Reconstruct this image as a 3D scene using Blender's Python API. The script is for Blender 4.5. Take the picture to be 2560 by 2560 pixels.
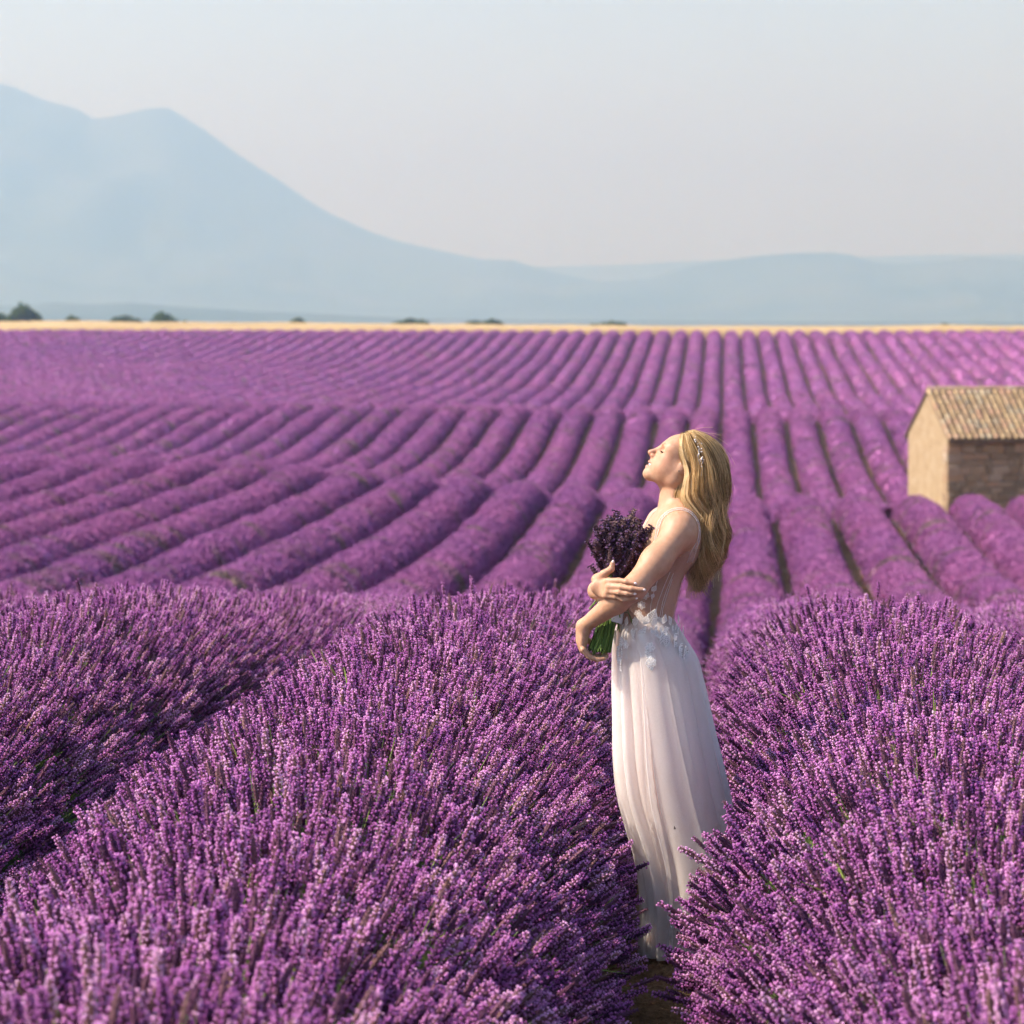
import bpy, bmesh, math, random
import numpy as np
from mathutils import Vector, Matrix

for o in list(bpy.data.objects):
    bpy.data.objects.remove(o)
SC = bpy.context.scene
COL = SC.collection
RNG = np.random.default_rng(7)

# ------------------------------------------------------------------ camera
CAM_Z = 2.03
YAW = math.radians(3.355)
PITCH = math.radians(2.981)
F = 85.0 / 24.0 * 2560.0          # focal length in pixels of the 2560 photograph
WOMAN_D = 11.7
cam = bpy.data.cameras.new('camera')
cam.lens = 85.0
cam.sensor_fit = 'HORIZONTAL'
cam.sensor_width = 24.0
cam.clip_start = 0.1
cam.clip_end = 60000.0
cam.dof.use_dof = True
cam.dof.focus_distance = WOMAN_D
cam.dof.aperture_fstop = 4.6
cam.dof.aperture_blades = 9
cam_o = bpy.data.objects.new('camera', cam)
COL.objects.link(cam_o)
cam_o.location = (0, 0, CAM_Z)
cam_o.rotation_euler = (math.pi / 2 - PITCH, 0, YAW)
SC.camera = cam_o
CAM_M = Matrix.Rotation(YAW, 4, 'Z') @ Matrix.Rotation(math.pi / 2 - PITCH, 4, 'X')


def ray(px, py):
    """direction through pixel (2560 frame), scaled to unit depth along world +Y"""
    d = CAM_M @ Vector(((px - 1280) / F, -(py - 1280) / F, -1.0))
    return d / d.y


def at_y(px, py, Y):
    d = ray(px, py)
    return Vector((d.x * Y, Y, CAM_Z + d.z * Y))


# ------------------------------------------------------------------ sky, sun, exposure
SUN_EL = math.radians(44.0)
SUN_AZ = math.radians(180.0 + 10.0)      # direction towards the sun, measured from +X: from the left
sun_dir = Vector((math.cos(SUN_EL) * math.cos(SUN_AZ), math.cos(SUN_EL) * math.sin(SUN_AZ), math.sin(SUN_EL)))
world = bpy.data.worlds.new('World')
SC.world = world
world.use_nodes = True
wn = world.node_tree
bg = wn.nodes['Background']
sky = wn.nodes.new('ShaderNodeTexSky')
sky.sky_type = 'NISHITA'
sky.sun_disc = False
sky.sun_elevation = SUN_EL
sky.sun_rotation = math.atan2(sun_dir.x, sun_dir.y)
sky.altitude = 300
sky.air_density = 1.0
sky.dust_density = 1.2
sky.ozone_density = 2.0
tint = wn.nodes.new('ShaderNodeMix'); tint.data_type = 'RGBA'; tint.blend_type = 'MULTIPLY'
tint.inputs[0].default_value = 1.0
tint.inputs[7].default_value = (0.985, 0.955, 1.0, 1)       # a trace less green, as the hazy sky in the photograph
wn.links.new(sky.outputs[0], tint.inputs[6])
wn.links.new(tint.outputs[2], bg.inputs[0])
bg.inputs[1].default_value = 0.12
sl = bpy.data.lights.new('sun', 'SUN')
sl.energy = 4.6
sl.angle = math.radians(0.53)
sl.color = (1.0, 0.92, 0.82)
sun_o = bpy.data.objects.new('sun', sl)
COL.objects.link(sun_o)
sun_o.rotation_euler = (-sun_dir).to_track_quat('-Z', 'Y').to_euler()
SC.view_settings.view_transform = 'Standard'
SC.view_settings.look = 'None'
SC.view_settings.exposure = 1.0
SC.view_settings.gamma = 1.0
SC.view_settings.use_curve_mapping = False
SC.render.engine = 'CYCLES'
SC.cycles.use_denoising = True
SC.cycles.adaptive_threshold = 0.03
SC.cycles.max_bounces = 6
SC.cycles.diffuse_bounces = 3
SC.cycles.transparent_max_bounces = 24
SC.cycles.volume_bounces = 1


# ------------------------------------------------------------------ helpers
def tag(o, label=None, cat=None, group=None, kind=None):
    if label: o['label'] = label
    if cat: o['category'] = cat
    if group: o['group'] = group
    if kind: o['kind'] = kind
    return o


def link(name, data, parent=None):
    o = bpy.data.objects.new(name, data)
    COL.objects.link(o)
    if parent is not None:
        o.parent = parent
    return o


def empty(name, loc=(0, 0, 0), rz=0.0):
    o = link(name, None)
    o.location = loc
    o.rotation_euler = (0, 0, rz)
    o.empty_display_size = 0.2
    return o


def mesh_np(name, verts, faces, mats=(), mat_idx=None, smooth=True):
    """faces: (n,3) or (n,4) int array, or list of such arrays"""
    me = bpy.data.meshes.new(name)
    verts = np.asarray(verts, dtype=np.float32).reshape(-1, 3)
    if not isinstance(faces, (list, tuple)):
        faces = [faces]
    faces = [np.asarray(f, dtype=np.int32) for f in faces if len(f)]
    me.vertices.add(len(verts))
    me.vertices.foreach_set('co', verts.ravel())
    if faces:
        loops = np.concatenate([f.ravel() for f in faces])
        totals = np.concatenate([np.full(len(f), f.shape[1], np.int32) for f in faces])
        starts = np.concatenate([[0], np.cumsum(totals)[:-1]]).astype(np.int32)
        me.loops.add(len(loops))
        me.loops.foreach_set('vertex_index', loops)
        me.polygons.add(len(totals))
        me.polygons.foreach_set('loop_start', starts)
        me.polygons.foreach_set('loop_total', totals)
        if mat_idx is not None:
            me.polygons.foreach_set('material_index', np.asarray(mat_idx, np.int32))
        me.polygons.foreach_set('use_smooth', np.full(len(totals), smooth))
    for m in mats:
        me.materials.append(m)
    me.update(calc_edges=True)
    return me


def grid_faces(nu, nv, close_u=False):
    """quads of a vertex grid stored row-major [v][u]"""
    uu = nu if close_u else nu - 1
    a = np.arange(uu)
    b = (a + 1) % nu
    r = np.arange(nv - 1)[:, None] * nu
    q = np.stack([r + a, r + b, r + nu + b, r + nu + a], -1)
    return q.reshape(-1, 4)


class MB:
    """collects small pieces into one mesh"""
    def __init__(self):
        self.v, self.f3, self.f4, self.m3, self.m4, self.n = [], [], [], [], [], 0

    def add(self, v, f, m=0):
        v = np.asarray(v, float).reshape(-1, 3)
        f = np.asarray(f, int)
        (self.f3 if f.shape[1] == 3 else self.f4).append(f + self.n)
        (self.m3 if f.shape[1] == 3 else self.m4).append(np.full(len(f), m))
        self.v.append(v)
        self.n += len(v)

    def mesh(self, name, mats=(), smooth=True):
        fs, ms = [], []
        if self.f3:
            fs.append(np.concatenate(self.f3)); ms.append(np.concatenate(self.m3))
        if self.f4:
            fs.append(np.concatenate(self.f4)); ms.append(np.concatenate(self.m4))
        return mesh_np(name, np.concatenate(self.v), fs, mats, np.concatenate(ms), smooth)


def frame_from(d):
    d = np.asarray(d, float); d = d / np.linalg.norm(d)
    a = np.array([0, 0, 1.0]) if abs(d[2]) < 0.9 else np.array([1.0, 0, 0])
    x = np.cross(a, d); x /= np.linalg.norm(x)
    return x, np.cross(d, x), d


def tube(mb, pts, rad, n=5, m=0, cap=True, flat=1.0):
    pts = np.asarray(pts, float)
    rad = np.broadcast_to(np.asarray(rad, float), (len(pts),))
    t = np.gradient(pts, axis=0)
    x, y, _ = frame_from(t[0])
    rings = []
    a = np.arange(n) * 2 * np.pi / n
    for p, d, r in zip(pts, t, rad):
        d = d / (np.linalg.norm(d) + 1e-12)
        x = x - d * np.dot(x, d); x /= np.linalg.norm(x)
        y = np.cross(d, x)
        rings.append(p + r * (np.cos(a)[:, None] * x + flat * np.sin(a)[:, None] * y))
    v = np.concatenate(rings)
    mb.add(v, grid_faces(n, len(pts), True), m)
    if cap:
        for k, rev in ((0, True), (len(pts) - 1, False)):
            idx = np.arange(n) + k * n
            c = np.vstack([v[idx], pts[k]])
            f = np.array([[i, (i + 1) % n, n] for i in range(n)])
            mb.add(c, f[:, ::-1] if rev else f, m)


def box(mb, lo, hi, m=0):
    (x0, y0, z0), (x1, y1, z1) = lo, hi
    v = [(x0, y0, z0), (x1, y0, z0), (x1, y1, z0), (x0, y1, z0), (x0, y0, z1), (x1, y0, z1), (x1, y1, z1), (x0, y1, z1)]
    f = [(0, 3, 2, 1), (4, 5, 6, 7), (0, 1, 5, 4), (1, 2, 6, 5), (2, 3, 7, 6), (3, 0, 4, 7)]
    mb.add(v, f, m)


def ellipsoid(mb, c, r, m=0, nu=8, nv=6, R=None):
    th = np.linspace(0, np.pi, nv + 1)
    ph = np.arange(nu) * 2 * np.pi / nu
    v = np.stack([np.sin(th)[:, None] * np.cos(ph), np.sin(th)[:, None] * np.sin(ph), np.cos(th)[:, None] * np.ones(nu)], -1).reshape(-1, 3) * np.asarray(r)
    if R is not None:
        v = v @ np.asarray(R).T
    mb.add(v + np.asarray(c), grid_faces(nu, nv + 1, True)[:, ::-1], m)


def _hash(*k):
    h = np.zeros(np.broadcast(*k).shape, np.uint32) + np.uint32(2166136261)
    for a in k:
        h = (h ^ np.asarray(a).astype(np.int64).astype(np.uint32)) * np.uint32(16777619)
        h ^= h >> np.uint32(13)
        h = h * np.uint32(0x5bd1e995)
    h ^= h >> np.uint32(15)
    return h.astype(np.float64) / 4294967295.0


def noise2(x, y, seed=0):
    x = np.asarray(x, float); y = np.asarray(y, float)
    xi, yi = np.floor(x), np.floor(y)
    fx, fy = x - xi, y - yi
    fx = fx * fx * (3 - 2 * fx); fy = fy * fy * (3 - 2 * fy)
    s = np.full(np.broadcast(x, y).shape, seed)
    a, b = _hash(xi, yi, s), _hash(xi + 1, yi, s)
    c, d = _hash(xi, yi + 1, s), _hash(xi + 1, yi + 1, s)
    return ((a * (1 - fx) + b * fx) * (1 - fy) + (c * (1 - fx) + d * fx) * fy) * 2 - 1


def fbm2(x, y, oct=4, seed=0):
    t, a = 0.0, 1.0
    for k in range(oct):
        t = t + a * noise2(x * 2 ** k + 13.7 * k, y * 2 ** k + 7.1 * k, seed + k)
        a *= 0.5
    return t


# ------------------------------------------------------------------ materials
def mat(name, color=(0.5, 0.5, 0.5), rough=0.7, spec=0.3, **kw):
    m = bpy.data.materials.new(name)
    m.use_nodes = True
    nt = m.node_tree
    p = nt.nodes['Principled BSDF']
    p.inputs['Base Color'].default_value = (*color, 1)
    p.inputs['Roughness'].default_value = rough
    p.inputs['Specular IOR Level'].default_value = spec
    for k, v in kw.items():
        p.inputs[k].default_value = v
    m.diffuse_color = (*color, 1)
    return m, nt, p


def N(nt, typ, **props):
    n = nt.nodes.new(typ)
    ins = props.pop('ins', {})
    for k, v in props.items():
        setattr(n, k, v)
    for k, v in ins.items():
        n.inputs[k].default_value = v
    return n


def ramp(nt, fac, stops, interp='LINEAR'):
    r = nt.nodes.new('ShaderNodeValToRGB')
    r.color_ramp.interpolation = interp
    el = r.color_ramp.elements
    while len(el) < len(stops):
        el.new(0.5)
    for e, (p, c) in zip(el, stops):
        e.position = p
        e.color = (*c, 1) if len(c) == 3 else c
    nt.links.new(fac, r.inputs[0])
    return r.outputs[0]


def noise_node(nt, scale, detail=3, rough=0.55, coord='Object', dist=0.0):
    tc = nt.nodes.new('ShaderNodeTexCoord')
    n = nt.nodes.new('ShaderNodeTexNoise')
    n.inputs['Scale'].default_value = scale
    n.inputs['Detail'].default_value = detail
    n.inputs['Roughness'].default_value = rough
    n.inputs['Distortion'].default_value = dist
    if coord == 'World':
        g = nt.nodes.new('ShaderNodeNewGeometry')
        nt.links.new(g.outputs['Position'], n.inputs['Vector'])
    else:
        nt.links.new(tc.outputs[coord], n.inputs['Vector'])
    return n.outputs[0]


def bump(nt, p, h, strength=0.5, dist=0.02):
    b = nt.nodes.new('ShaderNodeBump')
    b.inputs['Strength'].default_value = strength
    b.inputs['Distance'].default_value = dist
    nt.links.new(h, b.inputs['Height'])
    nt.links.new(b.outputs[0], p.inputs['Normal'])


def mixc(nt, fac, a, b):
    m = nt.nodes.new('ShaderNodeMix')
    m.data_type = 'RGBA'
    for s, v in ((m.inputs[0], fac), (m.inputs[6], a), (m.inputs[7], b)):
        if hasattr(v, 'node'):
            nt.links.new(v, s)
        elif isinstance(v, (tuple, list)):
            s.default_value = (*v, 1)
        else:
            s.default_value = v
    return m.outputs[2]


def add_translucent(m, nt, p, col, fac):
    t = nt.nodes.new('ShaderNodeBsdfTranslucent')
    if hasattr(col, 'node'):
        nt.links.new(col, t.inputs[0])
    else:
        t.inputs[0].default_value = (*col, 1)
    mx = nt.nodes.new('ShaderNodeMixShader')
    mx.inputs[0].default_value = fac
    nt.links.new(p.outputs[0], mx.inputs[1])
    nt.links.new(t.outputs[0], mx.inputs[2])
    nt.links.new(mx.outputs[0], nt.nodes['Material Output'].inputs[0])
# ------------------------------------------------------------------ terrain
SPACING = 1.8
FURROW_X = -0.22
CANOPY = 0.9


def spline(xs, ys):
    xs = np.asarray(xs, float); ys = np.asarray(ys, float)
    h = np.diff(xs); dl = np.diff(ys) / h
    m = np.zeros_like(ys)
    m[1:-1] = (dl[:-1] * h[1:] + dl[1:] * h[:-1]) / (h[:-1] + h[1:])
    m[0], m[-1] = dl[0], dl[-1]

    def ev(x):
        x = np.clip(np.asarray(x, float), xs[0], xs[-1])
        i = np.clip(np.searchsorted(xs, x) - 1, 0, len(h) - 1)
        t = (x - xs[i]) / h[i]
        return ((1 + 2 * t) * (1 - t) ** 2 * ys[i] + t * (1 - t) ** 2 * h[i] * m[i]
                + t * t * (3 - 2 * t) * ys[i + 1] + t * t * (t - 1) * h[i] * m[i + 1])
    return ev


# canopy height relative to the camera, along the rows, on the east and west of the view
PR = spline([-400, 0, 6, 12, 16, 21, 25, 29, 33, 37, 42, 60, 76, 86, 100, 116, 138, 163, 185, 204, 235, 267, 296, 315, 342, 378, 400, 440, 470, 520, 640, 900, 1500, 3000, 14000],
            [-1.1, -1.13, -1.13, -1.13, -1.225, -1.592, -1.885, -2.175, -2.49, -2.92, -3.45, -4.8, -5.65, -5.82, -5.66, -5.50, -7.05, -7.0, -6.05, -4.82, -6.3, -5.75, -5.1, -4.1, -2.87, -0.93, -0.72, -0.42, -0.45, -1.6, -7, -18, -30, -34, -34])
PL = spline([-400, 0, 6, 12, 16, 21, 25, 29, 33, 37, 42, 60, 70, 80, 92, 105, 118, 132, 148, 172, 205, 235, 260, 285, 302, 325, 348, 378, 400, 440, 470, 520, 640, 900, 1500, 3000, 14000],
            [-1.1, -1.13, -1.13, -1.13, -1.205, -1.563, -1.85, -2.136, -2.44, -2.86, -3.38, -4.62, -5.0, -4.93, -4.85, -4.72, -4.42, -5.45, -6.1, -6.15, -4.60, -5.0, -4.75, -4.35, -3.95, -3.45, -2.45, -0.93, -0.55, 0.02, 0.10, -1.2, -7, -18, -30, -34, -34])


def canopy_z(x, y):
    x = np.asarray(x, float); y = np.asarray(y, float)
    u = x / np.maximum(y, 25.0)
    w = np.clip((u + 0.17) / 0.19, 0, 1)
    w = w * w * (3 - 2 * w)
    return CAM_Z + PL(y) * (1 - w) + PR(y) * w


def ground_z(x, y):
    z = canopy_z(x, y) - CANOPY
    return z


def soil_rel(x, y):
    """tilled relief of the soil"""
    f = 0.03 * np.cos((np.asarray(x) - FURROW_X) * 2 * np.pi / SPACING)
    near = np.clip((40 - np.asarray(y)) / 20, 0, 1)
    cl = np.abs(fbm2(np.asarray(x) * 9, np.asarray(y) * 7, 4, 5)) * 0.045
    return -f + near * cl


def axis_pts(segs):
    out = [np.array([segs[0][0]])]
    for a, b, n in segs:
        out.append(np.linspace(a, b, n + 1)[1:])
    return np.concatenate(out)


gx = axis_pts([(-8000, -1500, 14), (-1500, -200, 20), (-200, -40, 40), (-40, -6, 40), (-6, -0.75, 30), (-0.75, 0.3, 44), (0.3, 6, 30), (6, 30, 30), (30, 200, 34), (200, 1500, 16), (1500, 8000, 14)])
gy = axis_pts([(-390, 0, 12), (0, 6, 12), (6, 13.5, 230), (13.5, 40, 80), (40, 130, 90), (130, 420, 170), (420, 700, 60), (700, 3000, 40), (3000, 13500, 30)])
GX, GY = np.meshgrid(gx, gy)
GZ = ground_z(GX, GY) + soil_rel(GX, GY) * np.clip((420 - GY) / 20, 0, 1)
GZ = GZ + np.clip((GY - 520) / 200, 0, 1) * 0.6 * fbm2(GX / 90, GY / 90, 3, 3)

m_soil, nt, p = mat('soil', (0.2, 0.11, 0.06), 0.95, 0.1)
n1 = noise_node(nt, 1.7, 6, 0.65, 'World')
n2 = noise_node(nt, 26.0, 5, 0.7, 'World')
c = ramp(nt, n1, [(0.3, (0.22, 0.12, 0.055)), (0.55, (0.38, 0.22, 0.105)), (0.75, (0.48, 0.31, 0.17))])
c2 = ramp(nt, n2, [(0.35, (0.55, 0.5, 0.45)), (0.6, (1, 1, 1)), (0.8, (1.25, 1.2, 1.1))])
mm = N(nt, 'ShaderNodeMix', data_type='RGBA', blend_type='MULTIPLY')
mm.inputs[0].default_value = 1.0
nt.links.new(c, mm.inputs[6]); nt.links.new(c2, mm.inputs[7])
# beyond the lavender the land is dry grass and fields
sep = nt.nodes.new('ShaderNodeSeparateXYZ'); geo = nt.nodes.new('ShaderNodeNewGeometry')
nt.links.new(geo.outputs['Position'], sep.inputs[0])
mr = N(nt, 'ShaderNodeMapRange'); mr.inputs[1].default_value = 470; mr.inputs[2].default_value = 560
nt.links.new(sep.outputs[1], mr.inputs[0])
vor = nt.nodes.new('ShaderNodeTexVoronoi'); vor.inputs['Scale'].default_value = 0.006
nt.links.new(geo.outputs['Position'], vor.inputs['Vector'])
fields = ramp(nt, vor.outputs['Color'], [(0.2, (0.16, 0.17, 0.06)), (0.5, (0.30, 0.24, 0.12)), (0.8, (0.10, 0.14, 0.05))])
nt.links.new(mixc(nt, mr.outputs[0], mm.outputs[2], fields), p.inputs['Base Color'])
bump(nt, p, n2, 1.0, 0.06)
ground = link('ground', mesh_np('ground', np.stack([GX, GY, GZ], -1), grid_faces(len(gx), len(gy)), [m_soil]))
tag(ground, kind='structure')

# ------------------------------------------------------------------ wheat field on the rise
m_wheat, nt, p = mat('ripe_wheat', (0.62, 0.40, 0.13), 0.8, 0.2)
w1 = noise_node(nt, 0.9, 5, 0.7, 'World')
w2 = noise_node(nt, 0.045, 3, 0.6, 'World')
ca = ramp(nt, w1, [(0.3, (0.36, 0.25, 0.105)), (0.5, (0.46, 0.335, 0.16)), (0.7, (0.53, 0.41, 0.22))])
cb = ramp(nt, w2, [(0.35, (0.86, 0.80, 0.72)), (0.65, (1.06, 1.03, 1.0))])
mm = N(nt, 'ShaderNodeMix', data_type='RGBA', blend_type='MULTIPLY'); mm.inputs[0].default_value = 1
nt.links.new(ca, mm.inputs[6]); nt.links.new(cb, mm.inputs[7]); nt.links.new(mm.outputs[2], p.inputs['Base Color'])
bump(nt, p, w1, 1.0, 0.3)
wx = np.linspace(-150, 75, 700); wy = np.concatenate([[396.5, 396.5], np.linspace(396.9, 500, 110)])
WX, WY = np.meshgrid(wx, wy)
WZ = ground_z(WX, WY) + 0.86 + 0.07 * fbm2(WX * 1.3, WY * 1.3, 3, 8) + 0.16 * fbm2(WX / 14, WY / 9, 3, 9)
WZ[0] = ground_z(WX[0], WY[0]) - 0.05
wheat = link('wheat_field', mesh_np('wheat_field', np.stack([WX, WY, WZ], -1), grid_faces(len(wx), len(wy)), [m_wheat]))
tag(wheat, 'golden ripe wheat along the skyline above the lavender', 'wheat', kind='stuff')

# ------------------------------------------------------------------ mountains and far hills
m_mt, nt, p = mat('mountain_forest', (0.05, 0.08, 0.05), 0.95, 0.05)
n1 = noise_node(nt, 0.0022, 7, 0.6, 'World')
nt.links.new(ramp(nt, n1, [(0.35, (0.03, 0.05, 0.03)), (0.52, (0.07, 0.09, 0.06)), (0.60, (0.085, 0.10, 0.07)), (0.70, (0.13, 0.13, 0.11))]), p.inputs['Base Color'])
RIDGE_A = np.array([(-700, 150), (-300, 172), (-120, 188), (0, 208), (35, 215), (100, 243), (165, 262), (200, 276), (233, 299), (300, 289), (370, 270), (420, 268), (455, 287), (520, 330),
                    (600, 390), (700, 452), (760, 495), (830, 535), (930, 580), (1000, 604), (1100, 626), (1200, 648), (1285, 650), (1340, 668), (1400, 684), (1480, 700), (1600, 725), (1800, 770), (2600, 800)], float)
RIDGE_B = np.array([(900, 800), (1150, 760), (1300, 720), (1450, 706), (1540, 702), (1640, 694), (1700, 672), (1780, 655), (1900, 641), (2000, 633), (2080, 632), (2130, 638), (2180, 655), (2240, 660), (2380, 652),
                    (2440, 642), (2500, 647), (2560, 652), (2800, 660), (3200, 690)], float)
RIDGE_C = np.array([(1000, 690), (1250, 668), (1420, 666), (1560, 661), (1700, 654), (1900, 650), (2400, 636), (3000, 640)], float)


def massif(name, ridge, Yr, front, back, seed, rough):
    # the ridge line as (X, Z) at depth Yr
    P = np.array([at_y(x, y, Yr) for x, y in ridge])
    xs = np.linspace(P[0, 0], P[-1, 0], 260)
    ts = np.concatenate([np.linspace(-1, 0, 70), np.linspace(0, 1, 25)[1:]])
    base = -34.0
    X, T = np.meshgrid(xs, ts)
    H = np.interp(X, P[:, 0], P[:, 2]) - base
    Y = Yr + np.where(T < 0, T * front, T * back)
    prof = np.where(T < 0, (1 + T) ** 1.35, (1 - T) ** 1.2)
    spur = np.abs(fbm2(X / 700, Y / 1600, 5, seed))
    amp = (1 - prof) * prof * 2.2
    Z = base + H * prof * (1 - rough * spur * np.clip(amp, 0, 1)) - 3 * (prof <= 0.001)
    Z = Z + H * 0.006 * fbm2(X / 120, Y / 120, 3, seed + 4) * (prof > 0.02)
    o = link(name, mesh_np(name, np.stack([X, Y, Z], -1), grid_faces(len(xs), len(ts)), [m_mt]))
    tag(o, kind='structure')
    return o


massif('mountain', RIDGE_A, 9000, 2900, 1600, 21, 0.85)
massif('mountain', RIDGE_B, 8600, 2300, 1500, 33, 0.8)
massif('mountain', RIDGE_C, 11500, 1500, 1500, 41, 0.6)
LOW1 = np.array([(-500, 770), (-100, 768), (60, 764), (130, 758), (230, 762), (330, 757), (420, 765), (520, 770), (640, 778), (760, 782), (900, 790), (1050, 797), (1300, 799), (1700, 803), (2600, 806), (3200, 806)], float)
massif('hills', LOW1, 4300, 900, 700, 51, 0.5)

# ------------------------------------------------------------------ bushes and trees on the skyline
m_bark, _, _ = mat('bark', (0.10, 0.07, 0.05), 0.95, 0.1)
m_leaf, nt, p = mat('oak_leaves', (0.05, 0.09, 0.03), 0.7, 0.2)
oi = nt.nodes.new('ShaderNodeObjectInfo'); gi = nt.nodes.new('ShaderNodeNewGeometry')
nt.links.new(ramp(nt, gi.outputs['Random Per Island'], [(0, (0.035, 0.065, 0.014)), (0.6, (0.075, 0.125, 0.025)), (1, (0.13, 0.17, 0.04))]), p.inputs['Base Color'])
add_translucent(m_leaf, nt, p, (0.08, 0.12, 0.03), 0.25)


def far_tree(px0, px1, ptop, Y, lab, seed, lean=0.5, name='oak_tree'):
    rg = np.random.default_rng(seed)
    a, b = at_y(px0, 800, Y), at_y(px1, 800, Y)
    top = at_y((px0 + px1) / 2, ptop, Y).z
    cx = (a.x + b.x) / 2; W = (b.x - a.x) / 2
    g = float(ground_z(cx, Y))
    Hh = top - g
    r = empty(name, (cx, Y, g)); tag(r, lab, 'tree' if name == 'oak_tree' else 'bush', 'trees and bushes along the skyline')
    mb = MB()
    tube(mb, [(0, 0, -0.2), (0.05, 0, Hh * .25), (0.0, 0.1, Hh * .55)], [0.05 * Hh, 0.04 * Hh, 0.02 * Hh], 7)
    for k in range(5):
        an = rg.uniform(0, 6.28)
        tube(mb, [(0.02, 0, Hh * .3), (W * .35 * math.cos(an), W * .35 * math.sin(an), Hh * .5), (W * .6 * math.cos(an), W * .6 * math.sin(an), Hh * .68)], [0.025 * Hh, 0.017 * Hh, 0.008 * Hh], 5)
    link('trunk', mb.mesh('trunk', [m_bark]), r)
    # crown: leaf clumps in several uneven lobes
    nl = 13
    vis = max(.5, (808 - ptop) / F * Y)
    lob = []
    for k in range(nl):
        t = (k + .5) / nl * 2 - 1
        hh = 1 - (vis / Hh) * (.75 * min(1, abs(t - (2 * lean - 1))) ** 1.6 + rg.uniform(0, .25)) if k != int(lean * nl) else 1.0
        lob.append((t * W * .86, rg.uniform(-.5, .5) * W, hh * Hh, rg.uniform(.28, .4) * W))
    V, Fq = [], []
    n = 0
    for (lx, ly, lz, lr) in lob:
        for q in range(190):
            d = rg.normal(size=3); d /= np.linalg.norm(d)
            rr = lr * rg.uniform(.55, 1.08)
            c = np.array([lx, ly, max(Hh * .28, lz - lr * 1.1)]) + d * rr * np.array([1, 1, 1.1])
            c[2] = min(c[2], lz) if rg.random() < .9 else c[2]
            x, y, z = frame_from(d + rg.normal(size=3) * .7)
            s = rg.uniform(.12, .26) * (0.6 + W / 5)
            V += [c - x * s - y * s * .5, c + x * s - y * s * .5, c + x * s * .6 + y * s * .7, c - x * s * .6 + y * s * .7]
            Fq.append((n, n + 1, n + 2, n + 3)); n += 4
    link('crown', mesh_np('crown', V, np.array(Fq), [m_leaf], smooth=False), r)


TREES = [(-60, 22, 779, 560, 'dark tree cut by the frame edge beside the tallest skyline tree', .6, 'oak_tree'),
         (8, 112, 757, 545, 'tallest dark green tree standing on the skyline above the wheat', .48, 'oak_tree'),
         (152, 202, 789, 600, 'small round bush first after the tallest skyline tree', .6, 'oak_bush'),
         (248, 348, 789, 600, 'long low bush second after the tallest skyline tree', .7, 'oak_bush'),
         (378, 474, 778, 590, 'third bush after the tallest skyline tree, with one taller end', .25, 'oak_bush'),
         (722, 770, 794, 620, 'small round bush alone on the skyline under the mountain slope', .5, 'oak_bush'),
         (980, 1072, 796, 640, 'pale green low bush before the pair of darker bushes', .6, 'oak_bush'),
         (1162, 1212, 801, 620, 'lower of two touching bushes on the skyline under the mountain foot', .5, 'oak_bush'),
         (1208, 1258, 797, 620, 'taller of two touching bushes on the skyline under the mountain foot', .4, 'oak_bush'),
         (1476, 1568, 803, 600, 'wider dark bush on the skyline nearly above the bouquet', .7, 'oak_bush'),
         (2346, 2378, 808, 600, 'tiny dark bush on the skyline above the stone hut', .5, 'oak_bush')]
for k, (x0, x1, yt, Y, lab, ln, nm) in enumerate(TREES):
    far_tree(x0, x1, yt, Y, lab, 100 + k, ln, nm)
# ------------------------------------------------------------------ where the woman stands
def at_depth(px, py, D):
    d = CAM_M @ Vector(((px - 1280) / F, -(py - 1280) / F, -1.0))
    return Vector((0, 0, CAM_Z)) + d * D


_foot = at_depth(1640, 2372, WOMAN_D)
WOMAN_LOC = Vector((_foot.x, _foot.y, float(ground_z(_foot.x, _foot.y)) + 0.013))
WOMAN_MAT = Matrix.Translation(WOMAN_LOC) @ Matrix.Rotation(YAW, 4, 'Z')
WOMAN_INV = np.array(WOMAN_MAT.inverted())
PXM = F / WOMAN_D           # photograph pixels per metre at the woman
SKY = np.array([1548, 1575, 1600, 1640, 1700, 1800, 1900, 2000, 2060, 2150, 2250, 2372], float)     # outline of the skirt in the photograph
SKL = np.array([1546, 1536, 1530, 1528, 1528, 1531, 1535, 1550, 1568, 1596, 1610, 1604], float)
SKR = np.array([1684, 1700, 1716, 1740, 1757, 1780, 1804, 1826, 1838, 1850, 1858, 1864], float)
_skz = (2372 - SKY) / PXM

SK_L, SK_R = spline(_skz[::-1], SKL[::-1]), spline(_skz[::-1], SKR[::-1])


def skirt_shape(z):
    l, r = SK_L(z), SK_R(z)
    l, r = (l - 1640) / PXM, (r - 1640) / PXM
    ry = np.interp(z, [0, .25, .6, .95, 1.03, 1.07], [.20, .205, .215, .208, .190, .148])
    return (l + r) / 2, (r - l) / 2, ry
# ------------------------------------------------------------------ lavender
m_stem, nt, p = mat('lavender_stem', (0.16, 0.22, 0.07), 0.7, 0.2)
oi = nt.nodes.new('ShaderNodeObjectInfo')
nt.links.new(ramp(nt, oi.outputs['Random'], [(0, (0.10, 0.15, 0.05)), (0.7, (0.20, 0.27, 0.08)), (1, (0.33, 0.38, 0.10))]), p.inputs['Base Color'])
m_calyx, nt, p = mat('lavender_calyx', (0.13, 0.05, 0.13), 0.8, 0.15)
oi = nt.nodes.new('ShaderNodeObjectInfo')
nt.links.new(ramp(nt, oi.outputs['Random'], [(0, (0.065, 0.022, 0.058)), (0.5, (0.135, 0.050, 0.092)), (0.85, (0.19, 0.085, 0.110)), (1, (0.25, 0.14, 0.120))]), p.inputs['Base Color'])
m_petal, nt, p = mat('lavender_petal', (0.5, 0.2, 0.55), 0.6, 0.2)
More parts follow.
